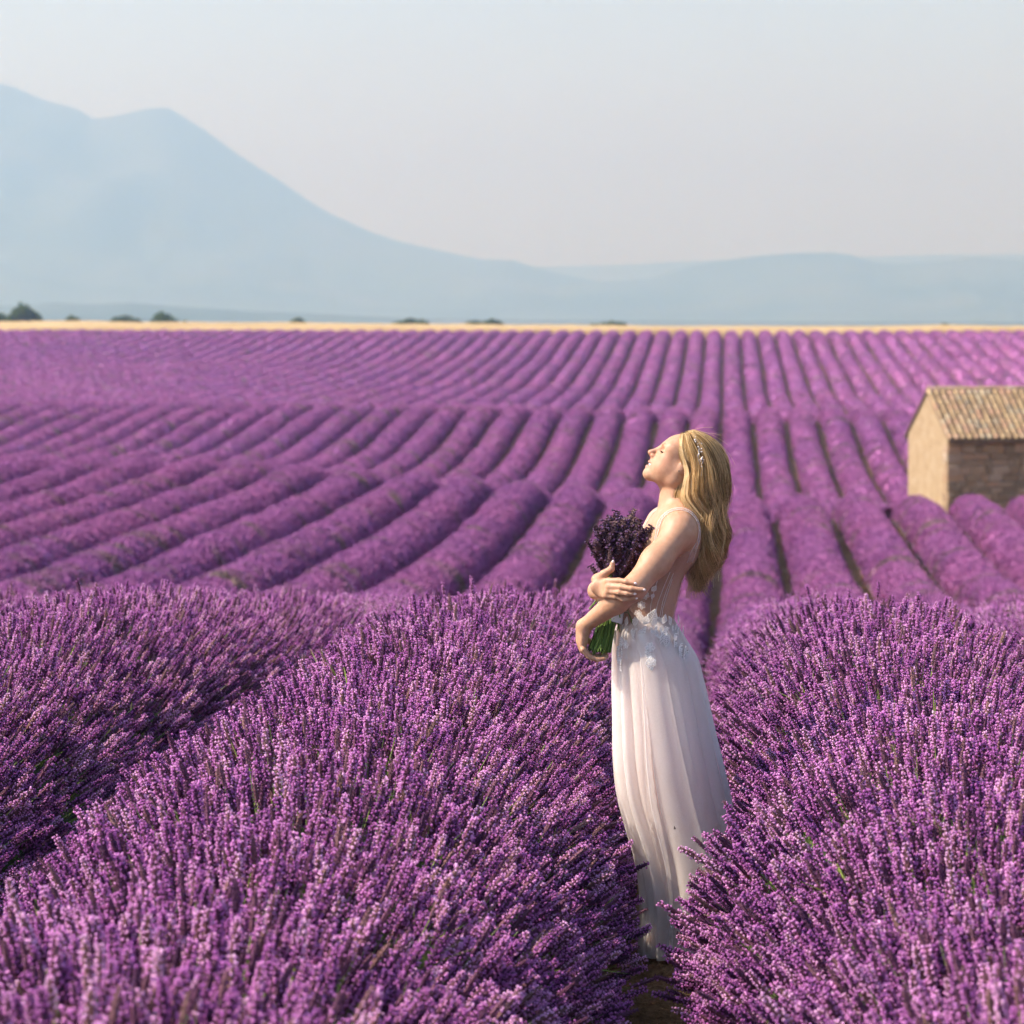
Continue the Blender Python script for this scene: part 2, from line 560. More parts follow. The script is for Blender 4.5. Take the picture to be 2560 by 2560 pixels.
oi = nt.nodes.new('ShaderNodeObjectInfo')
pc = ramp(nt, oi.outputs['Random'], [(0, (0.43, 0.120, 0.42)), (0.35, (0.64, 0.22, 0.585)), (0.75, (0.83, 0.385, 0.74)), (1, (0.92, 0.56, 0.83))])
nt.links.new(pc, p.inputs['Base Color'])
add_translucent(m_petal, nt, p, pc, 0.35)
m_foliage, nt, p = mat('lavender_foliage', (0.06, 0.08, 0.04), 0.9, 0.1)
n1 = noise_node(nt, 14, 4, 0.6, 'World')
nt.links.new(ramp(nt, n1, [(0.3, (0.03, 0.04, 0.02)), (0.55, (0.07, 0.09, 0.035)), (0.75, (0.11, 0.13, 0.05))]), p.inputs['Base Color'])
bump(nt, p, n1, 1.0, 0.05)


def bloom_colour(nt):
    """mass of bloom seen from afar: violet, with greener plants here and there"""
    fine = noise_node(nt, 15.0, 4, 0.75, 'World')
    big = noise_node(nt, 0.55, 3, 0.6, 'World', 0.4)
    mid = noise_node(nt, 0.09, 2, 0.5, 'World')
    c = ramp(nt, fine, [(0.28, (0.22, 0.078, 0.195)), (0.45, (0.40, 0.145, 0.345)), (0.60, (0.46, 0.175, 0.395)), (0.78, (0.51, 0.215, 0.44))])
    tint = ramp(nt, mid, [(0.35, (0.92, 0.92, 0.98)), (0.65, (1.06, 1.04, 1.0))])
    mm = N(nt, 'ShaderNodeMix', data_type='RGBA', blend_type='MULTIPLY'); mm.inputs[0].default_value = 1
    nt.links.new(c, mm.inputs[6]); nt.links.new(tint, mm.inputs[7])
    g = ramp(nt, fine, [(0.3, (0.13, 0.12, 0.07)), (0.7, (0.30, 0.24, 0.16))])
    f = ramp(nt, big, [(0.55, (0, 0, 0)), (0.70, (0.85, 0.85, 0.85))])
    return mixc(nt, f, mm.outputs[2], g), fine


m_bloom, nt, p = mat('lavender_bloom', (0.33, 0.12, 0.35), 0.85, 0.1)
bc, fine = bloom_colour(nt)
lf = N(nt, 'ShaderNodeAttribute', attribute_name='leafy')
nt.links.new(mixc(nt, lf.outputs['Fac'], bc, (0.10, 0.10, 0.055)), p.inputs['Base Color'])
bump(nt, p, fine, 0.7, 0.05)
m_tuft, nt, p = mat('lavender_tuft', (0.36, 0.13, 0.38), 0.8, 0.1)
bc, fine = bloom_colour(nt)
oi = nt.nodes.new('ShaderNodeObjectInfo')
tv = ramp(nt, oi.outputs['Random'], [(0, (0.50, 0.46, 0.55)), (0.55, (0.95, 0.95, 0.95)), (1, (1.25, 1.25, 1.2))])
mm = N(nt, 'ShaderNodeMix', data_type='RGBA', blend_type='MULTIPLY'); mm.inputs[0].default_value = 1
nt.links.new(bc, mm.inputs[6]); nt.links.new(tv, mm.inputs[7])
nt.links.new(mm.outputs[2], p.inputs['Base Color'])
add_translucent(m_tuft, nt, p, mm.outputs[2], 0.25)


def bipyramid(mb, c, d, ln, r, m, n=3, bulge=0.45, roll=0.0):
    x, y, d = frame_from(d)
    a = np.arange(n) * 2 * np.pi / n + roll
    ring = c + d * ln * bulge + r * (np.cos(a)[:, None] * x + np.sin(a)[:, None] * y)
    v = np.vstack([ring, c, c + d * ln])
    f = [(i, (i + 1) % n, n + 1) for i in range(n)] + [((i + 1) % n, i, n) for i in range(n)]
    mb.add(v, f, m)


SPIKE_L = 0.22      # stem and head together


def spike_mesh(name, seed, whorls=8, head=0.072, per=6, petals=4, mats=None, dark=False, psize=0.0034, csize=1.0):
    rg = np.random.default_rng(seed)
    mb = MB()
    bend = rg.uniform(-.02, .02, 2)
    z0 = SPIKE_L - head

    def axis(z):
        t = z / SPIKE_L
        return np.array([bend[0] * t * t, bend[1] * t * t, z])
    tube(mb, [axis(z) for z in (0.0, 0.06, z0, SPIKE_L - .006)], [0.0017, 0.0016, 0.0013, 0.0008], 3, 0, cap=False)
    tube(mb, [axis(z0 + head * q) for q in (-.02, .12, .45, .8, 1.0)], [.0018, .0056, .0062, .0050, .0016], 5, 1)
    for w in range(whorls):
        t = w / (whorls - 1)
        z = z0 + head * (0.02 + 0.93 * t)
        if w == 0 and rg.random() < .6:
            z -= 0.014
        env = (0.55 + 1.15 * t if t < .35 else 1.0 - 0.45 * (t - .35) / .65)
        c0 = axis(z)
        ph0 = rg.uniform(0, 6.28)
        for k in range(per):
            a = ph0 + k * 6.2832 / per + rg.uniform(-.2, .2)
            el = rg.uniform(0.45, 0.95)
            d = np.array([math.cos(a) * math.cos(el), math.sin(a) * math.cos(el), math.sin(el)])
            bipyramid(mb, c0 + d * .002, d, 0.0100 * csize * env * rg.uniform(.85, 1.15), 0.0030 * csize * env, 1, 3, .55, rg.uniform(0, 2))
        if not dark or rg.random() < .4:
            for k in range(petals):
                if rg.random() < .22:
                    continue
                a = ph0 + .5 + k * 6.2832 / petals + rg.uniform(-.4, .4)
                el = rg.uniform(0.2, 0.9)
                d = np.array([math.cos(a) * math.cos(el), math.sin(a) * math.cos(el), math.sin(el)])
                c = c0 + d * (0.0085 * env)
                q = psize * rg.uniform(.75, 1.25)
                bipyramid(mb, c, d + rg.normal(size=3) * .3, q * 2.1, q, 2, 4, .62, rg.uniform(0, 2))
    return mb.mesh(name, mats or [m_stem, m_calyx, m_petal], False)


def mid_spike_mesh(name, seed):
    rg = np.random.default_rng(seed)
    mb = MB()
    tube(mb, [(0, 0, 0.05), (0, 0, SPIKE_L - .05)], [0.002, 0.0014], 3, 0, cap=False)
    for w in range(5):
        z = SPIKE_L - 0.075 + w * 0.015
        r = 0.012 * (1 - .35 * abs(w - 1.5) / 2.5)
        for k in range(3):
            a = rg.uniform(0, 6.28); el = rg.uniform(.2, .9)
            d = np.array([math.cos(a) * math.cos(el), math.sin(a) * math.cos(el), math.sin(el)])
            bipyramid(mb, np.array([0, 0, z]), d, r * 1.25, 0.0055, 2 if rg.random() < .62 else 1, 3, .6)
    return mb.mesh(name, [m_stem, m_calyx, m_petal], False)


def leaf_tuft_mesh(name, seed):
    rg = np.random.default_rng(seed)
    mb = MB()
    for k in range(5):
        a = rg.uniform(0, 6.28); sp = rg.uniform(.02, .10)
        d = np.array([math.cos(a) * sp, math.sin(a) * sp, 0])
        L = SPIKE_L * rg.uniform(.6, .92); w = rg.uniform(.0016, .003)
        x = np.array([-math.sin(a), math.cos(a), 0]) * w
        pts = [d * (t ** 1.6) * 1.3 + np.array([0, 0, L * t]) for t in (0, .4, .75, 1)]
        v = []
        for t, q in zip((1, 1.1, .7, .05), pts):
            v += [q - x * t, q + x * t]
        mb.add(v, [(0, 1, 3, 2), (2, 3, 5, 4), (4, 5, 7, 6)], 0)
    return mb.mesh(name, [m_grassleaf], False)


m_grassleaf, nt, p = mat('lavender_green_leaf', (0.26, 0.34, 0.06), 0.6, 0.25)
add_translucent(m_grassleaf, nt, p, (0.32, 0.42, 0.06), 0.3)


def tuft_mesh(name, seed):
    """a hand-sized bunch of flower heads for the distant rows"""
    rg = np.random.default_rng(seed)
    mb = MB()
    for k in range(7):
        a = rg.uniform(0, 6.28); r = rg.uniform(0, .06)
        c = np.array([math.cos(a) * r, math.sin(a) * r, rg.uniform(-.06, 0)])
        d = np.array([math.cos(a) * r * 4, math.sin(a) * r * 4, 1.0])
        bipyramid(mb, c, d, rg.uniform(.09, .15), 0.017, 0, 3, .55, rg.uniform(0, 2))
    return mb.mesh(name, [m_tuft], False)


def library(name, meshes):
    c = bpy.data.collections.new(name)
    for i, me in enumerate(meshes):
        c.objects.link(bpy.data.objects.new('%s_%02d' % (name, i), me))
    return c


near_meshes = [spike_mesh('flower_spike_%d' % k, 300 + k, whorls=(10, 9, 11, 10, 8, 11)[k], head=(.078, .068, .086, .080, .060, .084)[k],
                          petals=(5, 5, 3, 6, 2, 5)[k], dark=(k in (2, 4))) for k in range(6)] + [leaf_tuft_mesh('leaf_blades', 5)]
mid_meshes = [mid_spike_mesh('mid_spike_%d' % k, 330 + k) for k in range(4)]
tuft_meshes = [tuft_mesh('tuft_%d' % k, 350 + k) for k in range(4)]


def scatter_group(name, coll):
    ng = bpy.data.node_groups.new(name, 'GeometryNodeTree')
    ng.interface.new_socket('Geometry', in_out='INPUT', socket_type='NodeSocketGeometry')
    ng.interface.new_socket('Geometry', in_out='OUTPUT', socket_type='NodeSocketGeometry')
    gi = ng.nodes.new('NodeGroupInput'); go = ng.nodes.new('NodeGroupOutput')
    ci = ng.nodes.new('GeometryNodeCollectionInfo')
    ci.inputs['Collection'].default_value = coll
    ci.inputs['Separate Children'].default_value = True
    ci.inputs['Reset Children'].default_value = True
    ip = ng.nodes.new('GeometryNodeInstanceOnPoints')
    ip.inputs['Pick Instance'].default_value = True
    at = {}
    for nm, ty in (('rot', 'QUATERNION'), ('scl', 'FLOAT'), ('idx', 'INT')):
        n = ng.nodes.new('GeometryNodeInputNamedAttribute'); n.data_type = ty
        n.inputs['Name'].default_value = nm
        at[nm] = n.outputs[0]
    ng.links.new(gi.outputs[0], ip.inputs['Points'])
    ng.links.new(ci.outputs[0], ip.inputs['Instance'])
    ng.links.new(at['idx'], ip.inputs['Instance Index'])
    ng.links.new(at['rot'], ip.inputs['Rotation'])
    ng.links.new(at['scl'], ip.inputs['Scale'])
    ng.links.new(ip.outputs[0], go.inputs[0])
    return ng


NG_NEAR = scatter_group('near_spikes', library('near', near_meshes))
NG_MID = scatter_group('mid_spikes', library('mid', mid_meshes))
NG_TUFT = scatter_group('far_tufts', library('tuft', tuft_meshes))


def quats(d, roll):
    """rotation that takes +Z to d after a roll about Z; WXYZ"""
    d = d / np.linalg.norm(d, axis=1, keepdims=True)
    w = 1 + d[:, 2]
    q = np.stack([w, -d[:, 1], d[:, 0], np.zeros(len(d))], 1)
    q /= np.linalg.norm(q, axis=1, keepdims=True)
    c, s = np.cos(roll / 2), np.sin(roll / 2)
    return np.stack([q[:, 0] * c - q[:, 3] * s, q[:, 1] * c + q[:, 2] * s, q[:, 2] * c - q[:, 1] * s, q[:, 3] * c + q[:, 0] * s], 1)


def scatter(name, parent, ng, P, d, scl, idx):
    me = bpy.data.meshes.new(name)
    me.vertices.add(len(P))
    me.vertices.foreach_set('co', P.astype(np.float32).ravel())
    q = quats(d, RNG.uniform(0, 6.28, len(P))).astype(np.float32)
    a = me.attributes.new('rot', 'QUATERNION', 'POINT'); a.data.foreach_set('value', q.ravel())
    a = me.attributes.new('scl', 'FLOAT', 'POINT'); a.data.foreach_set('value', scl.astype(np.float32))
    a = me.attributes.new('idx', 'INT', 'POINT'); a.data.foreach_set('value', idx.astype(np.int32))
    o = link(name, me, parent)
    mod = o.modifiers.new('scatter', 'NODES'); mod.node_group = ng
    o['kind'] = 'stuff'
    return o


HUT_Y0, HUT_Y1, HUT_X = 117.5, 131.5, 4.9


def plant_mod(i, y):
    """plants along a row: gentle swelling of each bush and a notch between neighbours"""
    ph = y / 1.15 + 3.7 * i + 0.25 * noise2(y * .4, i * 3.1, 2)
    s = np.abs(np.sin(np.pi * ph)) ** 0.5
    depth = 0.07 + 0.17 * np.clip(noise2(y * .35, i * 5.3, 4), 0, 1)
    return 1 - depth * (1 - s) + 0.05 * noise2(y * .5, i * 7.7, 6)


def notch(i, y):
    """how much of the leafy gap between two plants shows, 0..1"""
    ph = y / 1.15 + 3.7 * i + 0.25 * noise2(y * .4, i * 3.1, 2)
    s = np.abs(np.sin(np.pi * ph)) ** 0.5
    return np.clip((.62 - s) / .4, 0, 1) * np.clip(noise2(y * .8, i * 6.1, 44) * 1.5 + .35, 0, 1)


def env(i, y, a, scale=1.0):
    """envelope of the flower heads of row i; a = 0..pi across the row"""
    xc = FURROW_X + (i + .5) * SPACING
    pm = plant_mod(i, y)
    far = np.clip((np.asarray(y) - 38) / 35, 0, 1)
    side = np.where((a > 1.57) & (i == 0), .90, 1.0) * (1 - far) + far
    hw = (0.85 - 0.115 * far) * side * pm * scale * (1 + 0.05 * noise2(y * .8, i * 2.3 + (a > 1.57), 9))
    hh = (0.84 + .06 * far) * pm * scale
    xx = xc + hw * np.cos(a) + 0.05 * noise2(y * .09, i * 1.9, 12)
    zz = ground_z(xx, y) + hh * np.sin(a) ** 0.95
    return xx, zz, xc


# the woman's skirt keeps the stems around it clear
def in_skirt(P):
    w = WOMAN_INV @ np.vstack([P.T, np.ones(len(P))])
    x, y, z = w[0], w[1], w[2]
    c, rx, ry = skirt_shape(np.clip(z, 0, 1.05))
    return ((x - c) / (rx + .015)) ** 2 + (y / (ry + .015)) ** 2 < 1


ORD = {1: 'first', 2: 'second', 3: 'third', 4: 'fourth', 5: 'fifth', 6: 'sixth', 7: 'seventh', 8: 'eighth', 9: 'ninth', 10: 'tenth', 11: 'eleventh', 12: 'twelfth', 13: 'thirteenth',
       14: 'fourteenth', 15: 'fifteenth', 16: 'sixteenth', 17: 'seventeenth', 18: 'eighteenth', 19: 'nineteenth', 20: 'twentieth', 30: 'thirtieth', 40: 'fortieth', 50: 'fiftieth', 60: 'sixtieth'}


def ordinal(n):
    if n in ORD: return ORD[n]
    return {2: 'twenty', 3: 'thirty', 4: 'forty', 5: 'fifty', 6: 'sixty'}[n // 10] + '-' + ORD[n % 10]


U0, U1 = -0.2015, 0.0830
ROWS = {}
for i in range(-47, 22):
    xc = FURROW_X + (i + .5) * SPACING

    def inside(y, margin):
        return (xc > U0 * y - margin) & (xc < U1 * y + margin)
    ys = np.arange(4.5, 392.0, 0.5)
    vis = ys[inside(ys, 2.6)]
    if not len(vis) or vis.max() < 5:
        continue
    y0 = vis.min()
    n_ord = i + 1 if i >= 0 else -i
    if i == -1:
        lab = 'big foreground lavender row closest to the camera on the side the woman faces'
    elif i == 0:
        lab = 'big foreground lavender row closest to the camera at the woman\'s back'
    else:
        lab = '%s lavender row from the furrow the woman stands in, %s' % (ordinal(n_ord), 'behind her back' if i >= 0 else 'on the side she faces')
    row = empty('lavender_row', (xc, y0, float(ground_z(xc, y0))))
    tag(row, lab, 'lavender', 'lavender rows')
    off = np.array(row.location)
    ROWS[i] = (row, off)
    # ---- near: green mound below, single flower spikes on top
    if y0 < 60:
        a = np.linspace(0, np.pi, 13)
        yy = np.concatenate([np.arange(y0, 30, .12), np.arange(30, 62.1, .4)]); yy = yy[yy >= y0]
        A, Y = np.meshgrid(a, yy)
        X, Z, _ = env(i, Y, A, 0.80)
        rr = 0.05 * fbm2(Y * 5 + A * 2, A * 3 + i * 9, 3, 17)
        X = X + rr * np.cos(A); Z = Z + rr * np.sin(A) - 0.04
        link('foliage', mesh_np('foliage', np.stack([X, Y, Z], -1) - off, grid_faces(len(a), len(yy)), [m_foliage]), row)

        def spikes(ya, yb, dens):
            m = int((yb - ya) * 2.75 * dens)
            y = RNG.uniform(ya, yb, m)
            aa = np.pi / 2 + (RNG.beta(1.15, 1.15, m) - .5) * (np.pi - 2 * math.radians(9))
            y = y[:]; keep = (xc > U0 * y - 2.2) & (xc < U1 * y + 2.2)
            y, aa = y[keep], aa[keep]
            # thin patches show the green stems
            th = noise2(y * 2.2 + 50, aa * 1.8 + i * 11, 31)
            k2 = RNG.random(len(y)) < np.where(th > .62, .45, 1.0)
            y, aa = y[k2], aa[k2]
            x, z, _ = env(i, y, aa)
            jl = RNG.normal(0, .044, len(y)) - .02 * RNG.random(len(y))
            d = np.stack([np.cos(aa) * .88, RNG.normal(0, .085, len(y)) + .10 * noise2(y * 3.1, aa * 2.2 + i * 5, 71), np.sin(aa) * .9 + .14], 1)
            # wind and plant centre lean along the row
            d[:, 1] += 0.16 * np.cos(np.pi * (y / 1.15 + 3.7 * i) * 2)
            d[:, 0] += RNG.normal(0, .065, len(y)) + .10 * noise2(y * 2.7 + 9, aa * 2.5 + i * 3, 72)
            d /= np.linalg.norm(d, axis=1, keepdims=True)
            T = np.stack([x, y, z], 1) + d * jl[:, None]
            return T, d
        ya, yb = y0, min(24.0, 62)
        if y0 < 24:
            T, d = spikes(y0, 24.0, 540)
            s = RNG.uniform(.82, 1.22, len(T))
            idx = RNG.choice(7, len(T), p=[.18, .17, .17, .17, .14, .15, .02])
            B = T - d * (SPIKE_L * s)[:, None]
            bad = in_skirt(T) | in_skirt(T * .6 + B * .4)
            T, d, s, idx, B = T[~bad], d[~bad], s[~bad], idx[~bad], B[~bad]
            if i in (-1, 0):
                # the spikes that show largest are objects of their own
                L = (np.array(cam_o.matrix_basis.inverted()) @ np.vstack([T.T, np.ones(len(T))]))
                px = 1280 + F * L[0] / -L[2]; py = 1280 - F * L[1] / -L[2]
                ok = (px > 0) & (px < 2560) & (py > 900) & (py < 2560) & (np.cos(np.arctan2(d[:, 1], 1)) > 0)
                facing = d[:, 2] + 0.25 * (-d[:, 1])
                score = np.where(ok, T[:, 1] - 0.8 * facing, 1e9)
                big = np.argsort(score)[:300]
                qs = quats(d[big], RNG.uniform(0, 6.28, len(big)))
                for k, b in enumerate(big):
                    o = link('flower_spike', near_meshes[int(idx[b]) % 6], row)
                    o.location = B[b] - off
                    o.rotation_mode = 'QUATERNION'; o.rotation_quaternion = qs[k]
                    o.scale = (s[b],) * 3
                rest = np.ones(len(T), bool); rest[big] = False
                T, d, s, idx, B = T[rest], d[rest], s[rest], idx[rest], B[rest]
            scatter('flower_spikes', row, NG_NEAR, B - off, d, s, idx)
        T, d = spikes(max(y0, 24.0), 62.0, 260)
        s = RNG.uniform(1.0, 1.45, len(T))
        scatter('flower_spikes', row, NG_MID, T - d * (SPIKE_L * s)[:, None] - off, d, s, RNG.integers(0, 4, len(T)))
    # ---- far: the row as a swelling body of bloom with bunches of heads on it
    ya = max(60.0, y0)
    segs = [(ya, 391.0)] if xc < HUT_X else [s for s in ((ya, HUT_Y0), (max(ya, HUT_Y1), 391.0)) if s[1] - s[0] > 1]
    V, Fc, LF, nv = [], [], [], 0
    TP, TD, TS = [], [], []
    for (sa, sb) in segs:
        yy = [sa]
        while yy[-1] < sb:
            yy.append(yy[-1] + min(1.0, max(.14, yy[-1] * .0022)))
        yy = np.array(yy)
        a = np.linspace(0, np.pi, 15)
        A, Y = np.meshgrid(a, yy)
        X, Z, _ = env(i, Y, A, 0.94)
        rr = 0.035 * fbm2(Y * 2.4 + i * 3, A * 1.6 + i * 9, 3, 27)
        X = X + rr * np.cos(A); Z = Z + rr * np.sin(A)
        Z[:, 0] -= .15; Z[:, -1] -= .15
        LF.append(np.maximum(notch(i, Y), np.clip((.36 - np.sin(A)) / .22, 0, 1)).ravel())
        V.append(np.stack([X, Y, Z], -1).reshape(-1, 3)); Fc.append(grid_faces(len(a), len(yy)) + nv); nv += len(V[-1])
        # bunches
        for (ba, bb, dens, sc) in ((60, 120, 105, 0.95), (120, 212, 40, 1.25), (212, 391, 11, 1.8)):
            ca, cb = max(ba, sa), min(bb, sb)
            if cb <= ca: continue
            m = int((cb - ca) * 2.6 * dens)
            y = RNG.uniform(ca, cb, m)
            y = y[(xc > U0 * y - 2.2) & (xc < U1 * y + 2.2)]
            y = y[RNG.random(len(y)) > .85 * notch(i, y)]
            aa = RNG.uniform(math.radians(11), math.radians(169), len(y))
            x, z, _ = env(i, y, aa)
            d = np.stack([np.cos(aa) * .9 + RNG.normal(0, .25, len(y)), RNG.normal(0, .3, len(y)), np.sin(aa) + .35], 1)
            d /= np.linalg.norm(d, axis=1, keepdims=True)
            s = RNG.uniform(.7, 1.3, len(y)) * sc
            TP.append(np.stack([x, y, z], 1) - d * (.075 * s + RNG.normal(0, .022, len(y)))[:, None]); TD.append(d); TS.append(s)
    bme = mesh_np('blossom', np.concatenate(V) - off, np.concatenate(Fc), [m_bloom])
    at = bme.attributes.new('leafy', 'FLOAT', 'POINT'); at.data.foreach_set('value', np.concatenate(LF).astype(np.float32))
    link('blossom', bme, row)
    TP, TD, TS = np.concatenate(TP), np.concatenate(TD), np.concatenate(TS)
    scatter('flower_bunches', row, NG_TUFT, TP - off, TD, TS, RNG.integers(0, 4, len(TP)))
# ------------------------------------------------------------------ stone hut
m_plaster, nt, p = mat('lime_render', (0.62, 0.46, 0.29), 0.95, 0.1)
n1 = noise_node(nt, 2.4, 6, 0.72); n2 = noise_node(nt, 9, 5, 0.75)
nt.links.new(ramp(nt, n1, [(0.3, (0.31, 0.22, 0.125)), (0.5, (0.385, 0.28, 0.165)), (0.68, (0.43, 0.335, 0.22)), (0.8, (0.47, 0.41, 0.31))]), p.inputs['Base Color'])
bump(nt, p, n2, 1.0, 0.06)
m_mortar, nt, p = mat('mortar', (0.28, 0.21, 0.14), 0.95, 0.1)
m_stone, nt, p = mat('rubble_stone', (0.3, 0.22, 0.15), 0.9, 0.15)
oi = nt.nodes.new('ShaderNodeObjectInfo')
sc_ = ramp(nt, oi.outputs['Random'], [(0, (0.20, 0.14, 0.085)), (0.3, (0.29, 0.20, 0.125)), (0.55, (0.34, 0.235, 0.145)), (0.75, (0.38, 0.235, 0.14)), (1, (0.37, 0.30, 0.22))])
n1 = noise_node(nt, 9, 4, 0.65)
tv = ramp(nt, n1, [(0.3, (0.75, 0.75, 0.75)), (0.7, (1.15, 1.12, 1.08))])
mm = N(nt, 'ShaderNodeMix', data_type='RGBA', blend_type='MULTIPLY'); mm.inputs[0].default_value = 1
nt.links.new(sc_, mm.inputs[6]); nt.links.new(tv, mm.inputs[7]); nt.links.new(mm.outputs[2], p.inputs['Base Color'])
bump(nt, p, n1, 0.6, 0.03)
m_tile, nt, p = mat('canal_tile', (0.5, 0.34, 0.2), 0.9, 0.15)
oi = nt.nodes.new('ShaderNodeObjectInfo')
sc_ = ramp(nt, oi.outputs['Random'], [(0, (0.30, 0.21, 0.13)), (0.25, (0.42, 0.30, 0.17)), (0.5, (0.49, 0.36, 0.21)), (0.7, (0.44, 0.27, 0.18)), (0.85, (0.52, 0.42, 0.28)), (1, (0.28, 0.23, 0.17))])
n1 = noise_node(nt, 12, 4, 0.6)
tv = ramp(nt, n1, [(0.3, (0.7, 0.7, 0.68)), (0.6, (1.08, 1.05, 1.0))])
mm = N(nt, 'ShaderNodeMix', data_type='RGBA', blend_type='MULTIPLY'); mm.inputs[0].default_value = 1
nt.links.new(sc_, mm.inputs[6]); nt.links.new(tv, mm.inputs[7]); nt.links.new(mm.outputs[2], p.inputs['Base Color'])
m_under, _, _ = mat('old_channel_tile', (0.16, 0.11, 0.07), 0.95, 0.1)

HW, HL = 4.05, 6.6
_c = at_y(2369.6, 1095, 124.0)
hz0 = float(ground_z(_c.x, 126.0)) - 0.25
hut = empty('stone_hut', (_c.x, 124.0, hz0), math.radians(16.4))
tag(hut, 'small stone hut with a lit gable and tiled roof standing among the lavender', 'hut')
EV = _c.z - hz0 + .05                       # eaves height
RG = EV + 1.47                              # ridge height
# gable walls and back wall are rendered; the long wall in front is rubble
mb = MB()
T = 0.42
for x0 in (0.0, HL - T):
    v = [(x0, 0.03, 0), (x0, HW, 0), (x0, HW, EV), (x0, HW / 2, RG), (x0, 0.03, EV), (x0 + T, 0.03, 0), (x0 + T, HW, 0), (x0 + T, HW, EV), (x0 + T, HW / 2, RG), (x0 + T, 0.03, EV)]
    mb.add(v, [(0, 4, 2, 1), (5, 6, 7, 9), (0, 1, 6, 5), (1, 2, 7, 6), (2, 3, 8, 7), (3, 4, 9, 8), (4, 0, 5, 9)])
    mb.add(v, [(4, 3, 2), (7, 8, 9)])
box(mb, (T + .002, HW - T, 0), (HL - T - .002, HW - .004, EV - .01))
gw = link('wall', mb.mesh('gable_wall', [m_plaster], False), hut)
# facing stones, plaster skin and lintel course on the gable, proud of the wall
rg = np.random.default_rng(77)


def stone_mesh(k):
    r = np.random.default_rng(500 + k)
    bm = bmesh.new()
    bmesh.ops.create_cube(bm, size=1.0)
    for v in bm.verts:
        v.co += Vector(r.uniform(-.07, .07, 3))
    bmesh.ops.bevel(bm, geom=list(bm.edges), offset=.09, segments=1, affect='EDGES')
    me = bpy.data.meshes.new('stone_block'); bm.to_mesh(me); bm.free()
    me.materials.append(m_stone)
    return me


stones = [stone_mesh(k) for k in range(8)]
mb = MB(); box(mb, (0.002, 0.10, 0), (HL - .002, T, EV - .004))
fw = link('wall', mb.mesh('front_wall', [m_mortar], False), hut)
z = 0.02
while z < EV - .08:
    h = min(rg.uniform(.13, .32), EV - .01 - z)
    x = 0.0
    while x < HL - .05:
        w = min(rg.uniform(.16, .66), HL - x)
        if HL - x - w < .12: w = HL - x
        o = link('stone', stones[rg.integers(8)], fw)
        o.location = (x + w / 2, 0.11 + rg.uniform(-.03, .02), z + h / 2 + rg.uniform(-.02, .02))
        o.rotation_euler = (0, rg.uniform(-.09, .09), 0)
        o.scale = ((w - .025) * (1 if rg.random() < .5 else -1), 0.22, h - .025)
        x += w
    z += h
# a few squared corner stones keying into the lit gable
z = 0.1
k = 0
while z < EV - .3:
    h = rg.uniform(.28, .38)
    o = link('stone', stones[k % 8], gw)
    d = .5 if k % 2 else .3
    o.location = (0.10, .06 + d / 2, z + h / 2); o.scale = (.235, d, h - .02)
    o['label'] = 'squared corner stone'
    z += h; k += 1
# roof: slab of channel tiles, then the cover tiles one by one
mb = MB()
sl_len = math.hypot(HW / 2 + .28, (RG - EV) * (HW / 2 + .28) / (HW / 2))
for sgn in (0, 1):
    y_e = -0.28 if sgn == 0 else HW + .28
    z_e = RG - (RG - EV) * (HW / 2 + .28) / (HW / 2) + .07
    v = [(-.07, y_e, z_e - .06), (HL + .07, y_e, z_e - .06), (HL + .07, HW / 2, RG + .01), (-.07, HW / 2, RG + .01),
         (-.07, y_e, z_e), (HL + .07, y_e, z_e), (HL + .07, HW / 2, RG + .07), (-.07, HW / 2, RG + .07)]
    f = [(0, 1, 2, 3), (4, 7, 6, 5), (0, 4, 5, 1), (1, 5, 6, 2), (3, 7, 4, 0)]
    mb.add(v, f if sgn else [q[::-1] for q in f])
roof = link('roof', mb.mesh('roof', [m_under], False), hut)


def tile_mesh(k):
    n = 6
    r = np.random.default_rng(600 + k)
    L, r0, r1, th = .40, .098, .080, .014
    a = np.linspace(0, np.pi, n + 1)
    V = []
    for (t, rad, lift) in ((0, r0, .03), (1, r1, 0)):
        for q in (rad, rad - th):
            V.append(np.stack([q * np.cos(a), np.full(n + 1, t * L), q * np.sin(a) * .82 + lift], 1))
    V = np.concatenate(V)
    m = n + 1
    F4 = []
    for i in range(n):
        F4 += [(i, i + 1, 2 * m + i + 1, 2 * m + i), (m + i + 1, m + i, 3 * m + i, 3 * m + i + 1), (i + 1, i, m + i, m + i + 1), (2 * m + i, 2 * m + i + 1, 3 * m + i + 1, 3 * m + i)]
    b = MB(); b.add(V, F4)
    return b.mesh('cover_tile', [m_tile])


tiles = [tile_mesh(0)]
ang = math.atan2(RG - EV, HW / 2)
ncol = int((HL + .14) / .24)
for c in range(ncol):
    nt_ = 10
    for r in range(nt_):
        s = -.33 + rg.uniform(-.02, .02) + r * .272
        o = link('tile', tiles[0], roof)
        s0 = s + .0
        y = s0 * math.cos(ang); zz = EV + s0 * math.sin(ang) + .075
        o.location = (.03 + c * .24 + rg.uniform(-.012, .012), y, zz)
        o.rotation_euler = (ang + rg.uniform(-.02, .02), 0, rg.uniform(-.04, .04))
mb = MB()
for k in range(int(HL / .36)):
    a = np.linspace(0, np.pi, 7)
    x0, x1 = k * .36 - .05, k * .36 + .36
    V = np.concatenate([np.stack([np.full(7, xx), HW / 2 + r_ * np.cos(a), RG + .09 + r_ * np.sin(a)], 1) for xx, r_ in ((x0, .115), (x1, .098))])
    o = MB(); o.add(V, grid_faces(7, 2)); link('ridge_tile', o.mesh('ridge_tile', [m_tile]), roof)
